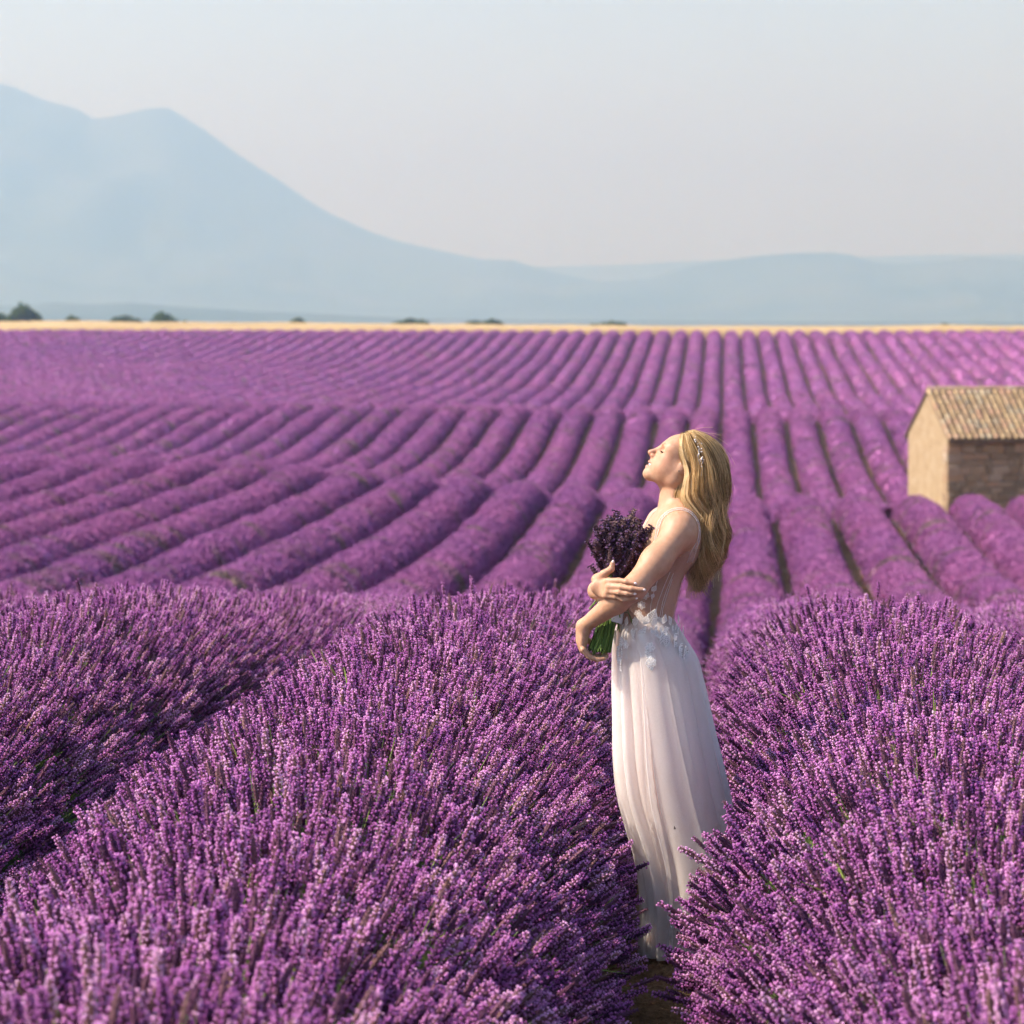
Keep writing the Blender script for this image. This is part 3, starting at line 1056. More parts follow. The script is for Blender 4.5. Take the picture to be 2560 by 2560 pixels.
# ------------------------------------------------------------------ the woman: one continuous body from blended volumes
def Z1(x, y, d=0.0):      # from an enlarged view of head and torso
    return np.array([x / 2414.3 - 0.3098, d, 1.7192 - y / 2414.3])


def C2(x, y, d=0.0):      # from an enlarged view of the hands
    return np.array([(x / 6.44 - 210) / 774.8, d, (1012 - y / 6.44) / 774.8])


def FC(x, y, d=0.0):      # from an enlarged view of the face
    return np.array([(x / 9.66 - 60) / 774.8, d, (1322 - y / 9.66) / 774.8])


TILT = math.radians(31)
HF = np.array([-math.cos(TILT), 0, math.sin(TILT)])       # where the face points
HU = np.array([math.sin(TILT), 0, math.cos(TILT)])
HC = FC(1322, 975)
HR = np.stack([HF, np.array([0, 1.0, 0]), HU], 1)         # columns: forward, side, up


def HP(f, u, w=0.0):
    return HC + HF * f + HU * u + np.array([0, w, 0])


class Prim:
    def __init__(s, kind, k, neg=False, **kw):
        s.kind, s.k, s.neg = kind, k, neg
        s.__dict__.update(kw)

    def d(s, p):
        if s.kind == 'ell':
            q = (p - s.c) @ s.R
            k0 = np.linalg.norm(q / s.r, axis=-1)
            k1 = np.linalg.norm(q / (s.r * s.r), axis=-1) + 1e-9
            return k0 * (k0 - 1) / k1 + (k0 < 1e-4) * -s.r.min()
        ba = s.b - s.a
        l2 = ba @ ba
        rr = s.ra - s.rb
        a2 = l2 - rr * rr
        pa = p - s.a
        y = pa @ ba
        z = y - l2
        x2 = ((pa * l2 - y[..., None] * ba) ** 2).sum(-1)
        y2 = y * y * l2
        z2 = z * z * l2
        kk = np.sign(rr) * rr * rr * x2
        d0 = (np.sqrt(np.maximum(x2 * a2 / l2 / l2 * l2, 0)) + 0) if False else None
        out = (np.sqrt(np.maximum(x2 * a2 / l2, 0)) / l2 ** .5 * 0)
        c1 = np.sign(z) * a2 * z2 > kk
        c2 = np.sign(y) * a2 * y2 < kk
        il2 = 1.0 / l2
        out = (np.sqrt(np.maximum(x2 * a2 * il2, 0)) + y * rr) * il2 - s.ra
        out = np.where(c2, np.sqrt(x2 + y2) * il2 - s.ra, out)
        out = np.where(c1, np.sqrt(x2 + z2) * il2 - s.rb, out)
        return out


def cone(a, b, ra, rb, k=.02):
    return Prim('cone', k, a=np.asarray(a, float), b=np.asarray(b, float) + 1e-5, ra=ra, rb=rb)


def ell(c, r, k=.02, R=None, neg=False):
    return Prim('ell', k, neg, c=np.asarray(c, float), r=np.asarray(r, float), R=np.eye(3) if R is None else np.asarray(R))


def field(prims, p):
    d = np.full(p.shape[:-1], 1.0)
    for q in prims:
        e = q.d(p)
        if q.neg:
            h = np.maximum(q.k - np.abs(d + e), 0) / q.k
            d = np.maximum(d, -e) + h * h * q.k * .25
        else:
            h = np.maximum(q.k - np.abs(d - e), 0) / q.k
            d = np.minimum(d, e) - h * h * q.k * .25
    return d


def polygonise(prims, lo, hi, h, zs=None):
    """surface nets over the blocks the surface runs through"""
    B = 12
    xs = np.arange(lo[0], hi[0] + h * B, h); ys = np.arange(lo[1], hi[1] + h * B, h)
    zs = np.arange(lo[2], hi[2] + h * B, h) if zs is None else zs
    ax = [xs, ys, zs]
    nb = [(len(a) - 1) // B for a in ax]
    NX, NY, NZ = [n * B + 2 for n in nb]
    keyv, pos, quads = [], [], []
    off = np.array([[i, j, k] for i in (0, 1) for j in (0, 1) for k in (0, 1)])
    cents = [np.array([(a[b * B] + a[b * B + B]) / 2 for b in range(n)]) for a, n in zip(ax, nb)]
    halfs = [np.array([(a[b * B + B] - a[b * B]) / 2 for b in range(n)]) for a, n in zip(ax, nb)]
    CC = np.stack(np.meshgrid(*cents, indexing='ij'), -1).reshape(-1, 3)
    RR = np.linalg.norm(np.stack(np.meshgrid(*halfs, indexing='ij'), -1).reshape(-1, 3), axis=1)
    BI = np.stack(np.meshgrid(*[np.arange(n) for n in nb], indexing='ij'), -1).reshape(-1, 3)
    KM = max(q.k for q in prims) + .035
    E = []
    for q in prims:
        e = q.d(CC)
        if q.kind == 'ell':
            e = np.minimum(e, np.linalg.norm(CC - q.c, axis=1) - q.r.max())
        E.append(e)
    E = np.array(E)
    ACT = E - RR < KM
    posi = np.array([not q.neg for q in prims])
    near = ~((E < -RR - .06) & posi[:, None]).any(0) & ((E - RR < .03) & posi[:, None]).any(0)
    for blk in np.nonzero(near)[0]:
        if True:
            if True:
                bi, bj, bk = BI[blk]
                sl = [slice(b * B, b * B + B + 1) for b in (bi, bj, bk)]
                c = [a[s] for a, s in zip(ax, sl)]
                act = [prims[i] for i in np.nonzero(ACT[:, blk])[0]]
                P = np.stack(np.meshgrid(*c, indexing='ij'), -1)
                D = field(act, P)
                S = D < 0
                if S.all() or not S.any():
                    continue
                acc = np.zeros((B, B, B, 3)); cnt = np.zeros((B, B, B))
                for axn in range(3):
                    sa = [slice(None)] * 3; sb = [slice(None)] * 3
                    sa[axn] = slice(0, B); sb[axn] = slice(1, B + 1)
                    d0, d1 = D[tuple(sa)], D[tuple(sb)]
                    cr = (d0 < 0) != (d1 < 0)
                    t = np.where(cr, d0 / np.where(cr, d0 - d1, 1), 0)
                    pt = P[tuple(sa)] * (1 - t[..., None]) + P[tuple(sb)] * t[..., None]
                    o2 = [k for k in range(3) if k != axn]
                    for u in (0, 1):
                        for v in (0, 1):
                            s = [None] * 3
                            s[axn] = slice(0, B); s[o2[0]] = slice(u, u + B); s[o2[1]] = slice(v, v + B)
                            m = cr[tuple(s)]
                            acc += np.where(m[..., None], pt[tuple(s)], 0); cnt += m
                    # faces for edges starting at cells of this block
                    s = [slice(0, B)] * 3
                    m = cr[tuple(s)]
                    ii = np.argwhere(m)
                    if len(ii):
                        g = ii + np.array([bi, bj, bk]) * B
                        e1 = np.zeros(3, int); e1[o2[0]] = 1
                        e2 = np.zeros(3, int); e2[o2[1]] = 1
                        q = np.stack([g, g - e1, g - e1 - e2, g - e2], 1)
                        key = (q[..., 0] * NY + q[..., 1]) * NZ + q[..., 2]
                        inside0 = S[tuple(s)][m]
                        flip = inside0 if axn != 1 else ~inside0
                        key[~flip] = key[~flip][:, ::-1]
                        key[(q < 0).any((1, 2))] = -1
                        quads.append(key)
                m = cnt > 0
                ii = np.argwhere(m) + np.array([bi, bj, bk]) * B
                keyv.append((ii[:, 0] * NY + ii[:, 1]) * NZ + ii[:, 2])
                pos.append(acc[m] / cnt[m][:, None])
    keyv = np.concatenate(keyv); pos = np.concatenate(pos); quads = np.concatenate(quads)
    o = np.argsort(keyv); keyv, pos = keyv[o], pos[o]
    ix = np.searchsorted(keyv, quads); ix = np.clip(ix, 0, len(keyv) - 1)
    good = (keyv[ix] == quads).all(1)
    return pos, ix[good]


B_ = []                                            # ---- volumes of the body
# torso, leaning back from the hips
for s in (-1, 1):
    B_.append(cone(Z1(855, 960, s * .075), Z1(700, 1400, s * .050), .082, .070, .05))
    B_.append(cone(Z1(700, 1400, s * .050), Z1(648, 1580, s * .045), .070, .074, .05))
    B_.append(cone(Z1(648, 1580, s * .045), Z1(690, 1840, s * .052), .072, .080, .05))
B_.append(ell(Z1(885, 925), (.074, .140, .10), .05))
for s in (-1, 1):
    B_.append(cone(Z1(925, 745, s * .025), Z1(900, 850, s * .135), .040, .042, .045))            # shoulder slope
    B_.append(ell(Z1(945, 945, s * .085), (.046, .055, .075), .045))                               # shoulder blade
    B_.append(ell(Z1(695, 1070, s * .075), (.058, .055, .058), .04))                              # bust
    B_.append(ell(Z1(785, 1880, s * .058), (.076, .072, .095), .05))                              # seat
# legs and feet
for s, fx in ((-1, .075), (1, .11)):
    B_.append(cone(Z1(710, 1870, s * .080), (fx - .035, s * .070, .47), .080, .056, .05))
    B_.append(cone((fx - .035, s * .070, .47), (fx + .015, s * .07, .09), .054, .036, .03))
    B_.append(cone((fx + .03, s * .07, .045), (fx - .085, s * .08, .028), .038, .026, .03))
# neck
B_.append(cone(Z1(905, 500), Z1(922, 770), .052, .056, .035))
B_.append(cone(HP(-.01, -.03), Z1(930, 640), .055, .050, .04))
for s in (-1, 1):
    B_.append(cone(HP(-.005, -.065, s * .052), Z1(812, 775, s * .018), .013, .010, .018))         # neck muscle
    B_.append(cone(Z1(795, 795, s * .02), Z1(880, 800, s * .135), .010, .010, .02))               # collar bone
# head
B_.append(ell(HP(0, 0), (.095, .072, .077), .02, HR))
B_.append(ell(HP(.043, -.050), (.0525, .058, .066), .025, HR))
B_.append(ell(HP(.078, -.076), (.0255, .027, .029), .02, HR))
B_.append(ell(HP(.0855, -.1055), (.0165, .019, .0145), .015, HR))
for s in (-1, 1):
    B_.append(cone(HP(.010, -.078, s * .050), HP(.078, -.104, s * .012), .017, .0145, .02))
    B_.append(cone(HP(.006, -.035, s * .058), HP(.010, -.080, s * .050), .014, .016, .02))
    B_.append(ell(HP(.060, -.034, s * .041), (.024, .021, .018), .015, HR))
    B_.append(ell(HP(.056, -.066, s * .034), (.026, .024, .026), .02, HR))
    B_.append(ell(HP(.034, -.052, s * .040), (.036, .026, .034), .02, HR))
    B_.append(ell(HP(.055, .004, s * .046), (.030, .022, .026), .02, HR))
    B_.append(cone(HP(.0845, .000, s * .012), HP(.071, .003, s * .043), .0095, .009, .012))
    B_.append(ell(HP(.0930, -.0165, s * .0300), (.014, .017, .0115), .012, HR, neg=True))
    B_.append(ell(HP(.0690, -.0165, s * .0310), (.0140, .0150, .0115), .006, HR))                 # closed lid over the eye
B_.append(cone(HP(.0895, -.007), HP(.1130, -.0405), .0064, .0076, .010))
B_.append(ell(HP(.1150, -.0425), (.0082, .0085, .0078), .006, HR))
for s in (-1, 1):
    B_.append(ell(HP(.1020, -.0475, s * .0105), (.0085, .0065, .0070), .006, HR))
    B_.append(ell(HP(.1065, -.0530, s * .0055), (.0035, .0026, .0026), .003, HR, neg=True))
B_.append(cone(HP(.1110, -.0475), HP(.0990, -.0560), .0044, .0046, .005))
B_.append(ell(HP(.1015, -.0755), (.016, .021, .0050), .005, HR, neg=True))                        # parted lips
B_.append(ell(HP(.0985, -.0690), (.0088, .0205, .0046), .004, HR))
B_.append(ell(HP(.0965, -.0868), (.0100, .0180, .0062), .004, HR))
for s in (-1, 1):                                                                                  # ears
    B_.append(ell(HP(.002, -.024, s * .0715), (.014, .0055, .024), .008, HR))
    B_.append(ell(HP(.011, -.048, s * .0690), (.0075, .0055, .0090), .006, HR))
# near arm (her left): shoulder, elbow towards us, forearm under the bouquet, hand below the stems
SHO, ELB, WRI = Z1(900, 895, -.160), Z1(548, 1298, -.268), Z1(178, 1612, -.130)
B_.append(ell(Z1(908, 878, -.155), (.048, .047, .052), .035))
B_.append(cone(SHO, Z1(720, 1100, -.215), .0455, .0440, .02))
B_.append(cone(Z1(720, 1100, -.215), ELB, .0440, .0375, .03))
B_.append(cone(ELB, Z1(420, 1405, -.225), .0375, .0370, .02))
B_.append(cone(Z1(420, 1405, -.225), WRI, .0370, .0215, .02))
PALM = Z1(164, 1715, -.122)
B_.append(ell(PALM, (.0155, .035, .046), .018))
B_.append(cone(WRI, PALM, .022, .018, .015))
FT = []                                            # finger tips with their direction, for the nails
for k, (yo, ln) in enumerate(((-.152, .85), (-.131, .98), (-.110, 1.0), (-.089, .92))):
    a = Z1(172, 1788, yo); b = Z1(215, 1842, yo + .004); c = Z1(215 + 75 * ln, 1866 - 4 * k, yo + .006); e = Z1(215 + 140 * ln, 1858 - 8 * k, yo + .008)
    B_.append(cone(a, b, .0098, .0090, .006)); B_.append(cone(b, c, .0090, .0080, .003)); B_.append(cone(c, e, .0080, .0068, .003))
B_.append(cone(Z1(170, 1690, -.092), Z1(215, 1740, -.070), .012, .010, .012)); B_.append(cone(Z1(215, 1740, -.070), Z1(270, 1760, -.060), .0095, .0075, .004))
# far arm (her right): forearm comes forward round the bouquet, hand laid on the other arm
RS, RE, RW = Z1(800, 870, .150), Z1(405, 1390, .105), Z1(262, 1330, -.165)
B_.append(ell(Z1(815, 865, .150), (.052, .050, .055), .04))
B_.append(cone(RS, RE, .047, .040, .02))
B_.append(cone(RE, Z1(350, 1375, -.02), .040, .037, .02))
B_.append(cone(Z1(350, 1375, -.02), RW, .037, .0245, .02))
K_ = [C2(545, 510, -.262), C2(560, 590, -.270), C2(545, 665, -.266), C2(510, 735, -.256)]
for q in K_:                                        # back of the hand
    B_.append(cone(RW + (q - C2(545, 620, -.26)) * .45, q, .0150, .0105, .012))
B_.append(ell(C2(430, 620, -.225), (.034, .014, .026), .015))
B_.append(ell(C2(400, 500, -.205), (.022, .014, .016), .015))
for pts, rr in (([K_[0], C2(700, 492, -.287), C2(820, 500, -.306), C2(940, 520, -.316)], (.0102, .0090, .0082, .0068)),
                ([K_[1], C2(740, 590, -.298), C2(900, 605, -.316), C2(1072, 620, -.322)], (.0105, .0092, .0084, .0070)),
                ([K_[2], C2(710, 675, -.296), C2(830, 690, -.306), C2(930, 690, -.310)], (.0102, .0090, .0082, .0068)),
                ([K_[3], C2(650, 745, -.280), C2(770, 795, -.287), C2(958, 768, -.296)], (.0092, .0080, .0072, .0060))):
    for i in range(3):
        B_.append(cone(pts[i], pts[i + 1], rr[i], rr[i + 1], .0035 if i else .006))
    FT.append((pts[2], pts[3], rr[3]))
TH = [C2(385, 500, -.205), C2(480, 405, -.232), C2(590, 330, -.240), C2(612, 232, -.240)]
for i in range(3):
    B_.append(cone(TH[i], TH[i + 1], (.0165, .0125, .0100)[i], (.0125, .0100, .0070)[i], (.012, .005, .004)[i]))
FT.append((TH[2], TH[3], .007))

zs = np.concatenate([np.arange(0.0, .93, .012), np.arange(.93, 1.70, .0026)])
zs = np.concatenate([[-.012], zs])
bp, bf = polygonise(B_, (-.335, -.36, 0), (.22, .26, 0), .0026, zs)
me = mesh_np('body', bp, bf)
bm = bmesh.new(); bm.from_mesh(me)
bmesh.ops.holes_fill(bm, edges=[e for e in bm.edges if e.is_boundary], sides=24)
bm.to_mesh(me); bm.free()
me.polygons.foreach_set('use_smooth', np.ones(len(me.polygons), bool))
# lips are a little redder than the skin round them
lip = np.zeros(len(bp))
for c, r in ((HP(.0995, -.0690), (.011, .0190, .0046)), (HP(.0985, -.0868), (.012, .0170, .0060))):
    q = (bp - c) @ HR / np.array(r)
    lip = np.maximum(lip, np.clip(1.6 - np.linalg.norm(q, axis=1) * 1.1, 0, 1))
at = me.attributes.new('lip', 'FLOAT', 'POINT'); at.data.foreach_set('value', lip.astype(np.float32))
blush = np.zeros(len(bp))
for c, r in ((HP(.060, -.045, -.045), .028), (HP(.060, -.045, .045), .028), (HP(.112, -.047), .014)):
    blush = np.maximum(blush, np.exp(-((bp - c) ** 2).sum(1) / r ** 2))
at = me.attributes.new('blush', 'FLOAT', 'POINT'); at.data.foreach_set('value', blush.astype(np.float32))

m_skin, nt, p = mat('skin', (0.55, 0.32, 0.2), 0.52, 0.35)
n1 = noise_node(nt, 60, 3, 0.5)
sk = ramp(nt, n1, [(0.3, (0.45, 0.240, 0.142)), (0.7, (0.53, 0.295, 0.182))])
a1 = N(nt, 'ShaderNodeAttribute', attribute_name='lip'); a2 = N(nt, 'ShaderNodeAttribute', attribute_name='blush')
bl = N(nt, 'ShaderNodeMath', operation='MULTIPLY'); bl.inputs[1].default_value = 0.45; nt.links.new(a2.outputs['Fac'], bl.inputs[0])
sk = mixc(nt, bl.outputs[0], sk, (0.56, 0.22, 0.14))
li = N(nt, 'ShaderNodeMath', operation='MULTIPLY'); li.inputs[1].default_value = 0.75; nt.links.new(a1.outputs['Fac'], li.inputs[0])
sk = mixc(nt, li.outputs[0], sk, (0.52, 0.17, 0.15))
nt.links.new(sk, p.inputs['Base Color'])
bump(nt, p, noise_node(nt, 420, 3, 0.6), 0.25, 0.001)
p.inputs['Subsurface Weight'].default_value = 0.18
p.inputs['Subsurface Radius'].default_value = (1.0, 0.35, 0.2)
p.inputs['Subsurface Scale'].default_value = 0.008
me.materials.append(m_skin)

person = empty('person', WOMAN_LOC, YAW)
tag(person, 'woman in a pale tulle gown hugging a lavender bouquet, face raised to the sun', 'person')
body = link('body', me, person)

# ---- small things of the face and hands
m_nail, _, _ = mat('nail_polish', (0.80, 0.66, 0.62), 0.3, 0.5)
for a, b, r in FT:
    d = (b - a) / np.linalg.norm(b - a)
    mb = MB()
    yv = np.array([0, -1.0, 0]) - d * (-d[1]); yv /= np.linalg.norm(yv)
    R = np.stack([d, np.cross(yv, d), yv], 1)
    ellipsoid(mb, b + d * r * .55 + yv * r * .48, (r * .95, r * .62, r * .5), 0, 10, 6, R)
    link('fingernail', mb.mesh('fingernail', [m_nail]), person)
m_lash, _, _ = mat('eyelash', (0.02, 0.012, 0.008), 0.6, 0.2)
m_brow, _, _ = mat('eyebrow_hair', (0.42, 0.26, 0.15), 0.7, 0.2)
m_teeth, _, _ = mat('teeth', (0.85, 0.82, 0.78), 0.25, 0.5)
mb = MB()
ellipsoid(mb, HP(.0925, -.0755), (.0085, .015, .0048), 0, 14, 8, HR)
link('teeth', mb.mesh('teeth', [m_teeth]), person)


def project_many(P, off=0.0, prims=None, n=6):
    prims = prims or B_
    P = np.array(P, float)
    sel = [q for q in prims if (q.d(P) < .12).any()]
    e = 8e-4
    for _ in range(n):
        Q = P[:, None] + np.vstack([np.zeros(3), np.eye(3) * e])[None]
        d = field(sel, Q)
        g = (d[:, 1:] - d[:, :1]) / e
        g /= np.linalg.norm(g, axis=1, keepdims=True) + 1e-9
        P = P - g * (d[:, :1] - off)
    return P, g


def project(pt, off=0.0, prims=None, n=6):
    P, g = project_many([pt], off, prims, n)
    return P[0], g[0]


HEADP = [q for q in B_ if np.linalg.norm((q.c if q.kind == 'ell' else q.a) - HC) < .16]
for s in (-1, 1):
    mb = MB()
    line = [project(HP(f, u, s * w), .0006, HEADP)[0] for f, u, w in ((.087, -.0195, .017), (.086, -.0222, .024), (.083, -.0232, .032), (.078, -.0225, .039), (.072, -.0205, .045))]
    tube(mb, line, [.0008, .0012, .0015, .0014, .0009], 5)
    for k in range(15):                                # lashes
        t = k / 14 * (len(line) - 1); i = min(int(t), len(line) - 2)
        q = line[i] + (line[i + 1] - line[i]) * (t - i)
        d = HF * .85 - HU * .30 + np.array([0, s * (.05 + .035 * k), 0]); d /= np.linalg.norm(d)
        tube(mb, [q, q + d * .0030, q + d * .0058 + HU * .0008], [.0008, .0007, .0003], 3, cap=False)
    link('eyelashes', mb.mesh('eyelashes', [m_lash]), person)
    mb = MB()
    bl = [project(HP(f, u, s * w), .0004, HEADP)[0] for f, u, w in ((.094, -.002, .014), (.091, .004, .024), (.085, .0075, .034), (.076, .0060, .044))]
    tube(mb, bl, [.0010, .0013, .0011, .0004], 6, flat=.5)
    link('eyebrow', mb.mesh('eyebrow', [m_brow]), person)
m_jet, _, _ = mat('dark_stone', (0.02, 0.015, 0.015), 0.2, 0.6)
mb = MB(); ellipsoid(mb, HP(.0105, -.0455, -.0750), (.0026, .0026, .0026), 0, 8, 6)
link('earring', mb.mesh('earring', [m_jet]), person)
# ------------------------------------------------------------------ the gown
def sheer(name, color, alpha, trans=0.45, rough=0.8):
    m, nt, p = mat(name, color, rough, 0.15)
    n1 = noise_node(nt, 900, 1, 0.5)
    tr = nt.nodes.new('ShaderNodeBsdfTransparent')
    tl = nt.nodes.new('ShaderNodeBsdfTranslucent'); tl.inputs[0].default_value = (*color, 1)
    m1 = nt.nodes.new('ShaderNodeMixShader'); m1.inputs[0].default_value = trans
    nt.links.new(p.outputs[0], m1.inputs[1]); nt.links.new(tl.outputs[0], m1.inputs[2])
    m2 = nt.nodes.new('ShaderNodeMixShader')
    mr = N(nt, 'ShaderNodeMapRange'); mr.inputs[1].default_value = .3; mr.inputs[2].default_value = .7
    mr.inputs[3].default_value = alpha - .08; mr.inputs[4].default_value = alpha + .08
    nt.links.new(n1, mr.inputs[0]); nt.links.new(mr.outputs[0], m2.inputs[0])
    nt.links.new(tr.outputs[0], m2.inputs[1]); nt.links.new(m1.outputs[0], m2.inputs[2])
    nt.links.new(m2.outputs[0], nt.nodes['Material Output'].inputs[0])
    return m


m_tulle = sheer('white_tulle', (0.96, 0.915, 0.885), 0.52, 0.55)
m_bodice = sheer('nude_tulle', (0.62, 0.46, 0.40), 0.30, 0.3)
m_lace, nt, p = mat('white_lace', (0.92, 0.90, 0.88), 0.85, 0.15)
add_translucent(m_lace, nt, p, (0.92, 0.90, 0.88), 0.35)
m_lining, nt, p = mat('blush_satin', (0.97, 0.79, 0.715), 0.6, 0.25)
add_translucent(m_lining, nt, p, (0.97, 0.78, 0.70), 0.55)

FOLD = np.random.default_rng(12)


def skirt_layer(name, scale, amp, seed, m, z_top=1.068, nphi=420, nz=120, twist=0.0):
    r = np.random.default_rng(seed)
    ph = np.linspace(0, 2 * np.pi, nphi, endpoint=False)
    zz = z_top - (z_top + .014) * np.linspace(0, 1, nz) ** 1.05
    c, rx, ry = skirt_shape(np.clip(zz, 0, 1.07))
    # pleats: rounded ridges of uneven width that open towards the hem
    w = r.uniform(.35, 2.2, 17); edges = np.cumsum(w) / w.sum() * 2 * np.pi
    hts = r.uniform(.1, 1.0, 17)
    PH, ZZ = np.meshgrid(ph, zz)
    down = np.clip((z_top - ZZ) / z_top, 0, 1)
    sway = twist * down * np.sin(PH * 1.0 + .6) + .12 * down * np.sin(PH * 2.3 + seed) + .05 * np.sin(ZZ * 5 + PH * 3) * down
    q = (PH + sway) % (2 * np.pi)
    k = np.clip(np.searchsorted(edges, q), 0, 16)
    lo = np.where(k > 0, edges[np.maximum(k - 1, 0)], 0)
    t = (q - lo) / (edges[k] - lo)
    ridge = np.sin(np.pi * t) ** .7 * hts[k]
    f = (ridge - .45) * (0.012 + amp * down ** .8)
    f += .010 * down * np.sin(5 * PH + 4 * ZZ + seed)
    X = c[:, None] + (rx[:, None] * scale + f) * np.cos(PH)
    Y = (ry[:, None] * scale + f) * np.sin(PH)
    o = mesh_np(name, np.stack([X, Y, ZZ], -1), grid_faces(nphi, nz, True)[:, ::-1], [m])
    return o


skirt = link('skirt', skirt_layer('skirt', 1.0, .042, 5, m_tulle, twist=.25), person)
link('underskirt', skirt_layer('underskirt', .945, .040, 9, m_tulle, twist=-.2), person)
link('lining', skirt_layer('lining', .875, .018, 14, m_lining, nphi=200, nz=60), person)

# ---- sheer bodice: the torso, a few millimetres out
TORSO = [q for q in B_[:3 * 2 + 1 + 4 * 2]]
up = np.array([-0.12, 0, 1.0]); up /= np.linalg.norm(up)


def bodice_field(P):
    return field(TORSO, P) - .0045


h = .006
gx_, gy_, gz_ = np.arange(-.22, .2, h), np.arange(-.26, .26, h), np.arange(1.03, 1.42, h)


class Off:
    kind, k, neg = 'off', .02, False

    def d(s, p):
        return bodice_field(p)


vb, fb = polygonise([Off()], (-.22, -.26, 1.03), (.16, .26, 1.36), .006)
tz = vb[:, 2] - 0.25 * (vb[:, 0] - .05)             # neckline slopes
cut = 1.264 + np.where(vb[:, 0] < 0.02, .02, 0.0) + .02 * np.abs(vb[:, 1]) / .15
# keep clear of the arms
ARMS = [cone(SHO, ELB, .056, .047), cone(RS, RE, .055, .048)]
da = field(ARMS, vb)
ok = (vb[:, 2] > 1.045) & (tz < cut) & (da > 0)
fb = fb[ok[fb].all(1)]
used = np.unique(fb); remap = -np.ones(len(vb), int); remap[used] = np.arange(len(used))
link('bodice', mesh_np('bodice', vb[used], remap[fb], [m_bodice]), person)
# boning lines that run up the bodice
for pts in ([(700, 1580), (690, 1450), (712, 1330), (760, 1220)], [(740, 1585), (775, 1450), (825, 1330), (865, 1240)], [(800, 1585), (845, 1450), (880, 1350), (910, 1260)], [(835, 1590), (868, 1500), (893, 1410), (925, 1300)]):
    mb = MB()
    P = np.array([project(Z1(x, y, -.2), .0062, TORSO, 10)[0] for x, y in pts])
    tt = np.linspace(0, 1, 12); P = np.stack([np.interp(tt, np.linspace(0, 1, 4), P[:, k]) for k in range(3)], 1)
    tube(mb, P, .0007, 4)
    link('seam', mb.mesh('seam', [m_lace]), person)


def ribbon(pts, w, m, name, off=.003, edge=True):
    P, G = [], []
    pts = np.array(pts)
    s = np.concatenate([[0], np.cumsum(np.linalg.norm(np.diff(pts, axis=0), axis=1))]); s /= s[-1]
    q = np.stack([np.interp(np.linspace(0, 1, 34), s, pts[:, k]) for k in range(3)], 1)
    P, G = project_many(q, off)
    for _ in range(3):
        P[1:-1] = (P[:-2] + 2 * P[1:-1] + P[2:]) / 4
    T = np.gradient(P, axis=0); T /= np.linalg.norm(T, axis=1, keepdims=True)
    S = np.cross(G, T); S /= np.linalg.norm(S, axis=1, keepdims=True)
    rows = []
    for u in np.linspace(-1, 1, 7):
        rows.append(project_many(P + S * w * u, off, None, 3)[0])
    V = np.stack(rows, 1)
    o = link(name, mesh_np(name, V, grid_faces(7, len(P)), [m]), person)
    if edge:
        for r in (V[:, 0], V[:, -1]):
            mb = MB(); tube(mb, r, .0007, 4)
            for q in r[::1]:
                ellipsoid(mb, q, (.0013,) * 3, 0, 5, 3)
            e = link('beaded_edge', mb.mesh('beaded_edge', [m_lace]), o)
    return o


m_strap = sheer('strap_tulle', (0.72, 0.56, 0.50), 0.40, 0.3)
ribbon([Z1(760, 985, -.13), Z1(800, 880, -.14), Z1(850, 815, -.125), Z1(905, 785, -.115), Z1(955, 800, -.118), Z1(995, 865, -.13), Z1(1008, 950, -.14), Z1(1000, 1040, -.135), Z1(985, 1120, -.125)], .011, m_strap, 'strap')
ribbon([Z1(690, 930, .11), Z1(720, 840, .11), Z1(770, 790, .11), Z1(860, 770, .11), Z1(960, 800, .11)], .011, m_strap, 'strap')


# ---- lace leaves and flowers sewn over the waist
def lace_leaf(seed):
    r = np.random.default_rng(seed)
    mb = MB()
    n = 9
    t = np.linspace(0, 1, n)
    wd = .30 * np.sin(np.pi * t ** .8) * (1 + .12 * np.sin(t * 40))
    bend = .10 * np.sin(t * 2.6)
    cen = np.stack([bend, t, .05 * np.sin(np.pi * t)], 1)
    l = cen + np.stack([-wd, 0 * t, -.02 + 0 * t], 1); rr = cen + np.stack([wd, 0 * t, -.02 + 0 * t], 1)
    tube(mb, l, .030, 4); tube(mb, rr, .030, 4); tube(mb, cen, .022, 4)
    for k in range(1, n - 1):
        for e in (l, rr):
            a = cen[k]; b = a + (e[min(k + 1, n - 1)] - a) * .85
            tube(mb, [a, b], [.02, .035], 4)
    V = np.concatenate([l, cen, rr]).reshape(3, n, 3).transpose(1, 0, 2).reshape(-1, 3)
    mb.add(V, grid_faces(3, n), 1)
    return mb.mesh('lace_leaf', [m_lace, m_tulle])


def lace_flower(seed):
    r = np.random.default_rng(seed)
    mb = MB()
    for k in range(6):
        a = k * 1.0472 + r.uniform(-.15, .15)
        d = np.array([math.cos(a), math.sin(a), 0]); x = np.array([-d[1], d[0], 0])
        th = np.linspace(0, 2 * np.pi, 11)
        loop = d * .52 + np.outer(np.cos(th), d) * .44 + np.outer(np.sin(th), x) * .30 + np.array([0, 0, .08])
        tube(mb, loop, .035, 4, cap=False)
        V = np.vstack([loop[:-1], d * .5 + np.array([0, 0, .1])])
        mb.add(V, [(i, (i + 1) % 10, 10) for i in range(10)], 1)
    ellipsoid(mb, (0, 0, .08), (.16, .16, .10), 0, 8, 5)
    return mb.mesh('lace_flower', [m_lace, m_tulle])


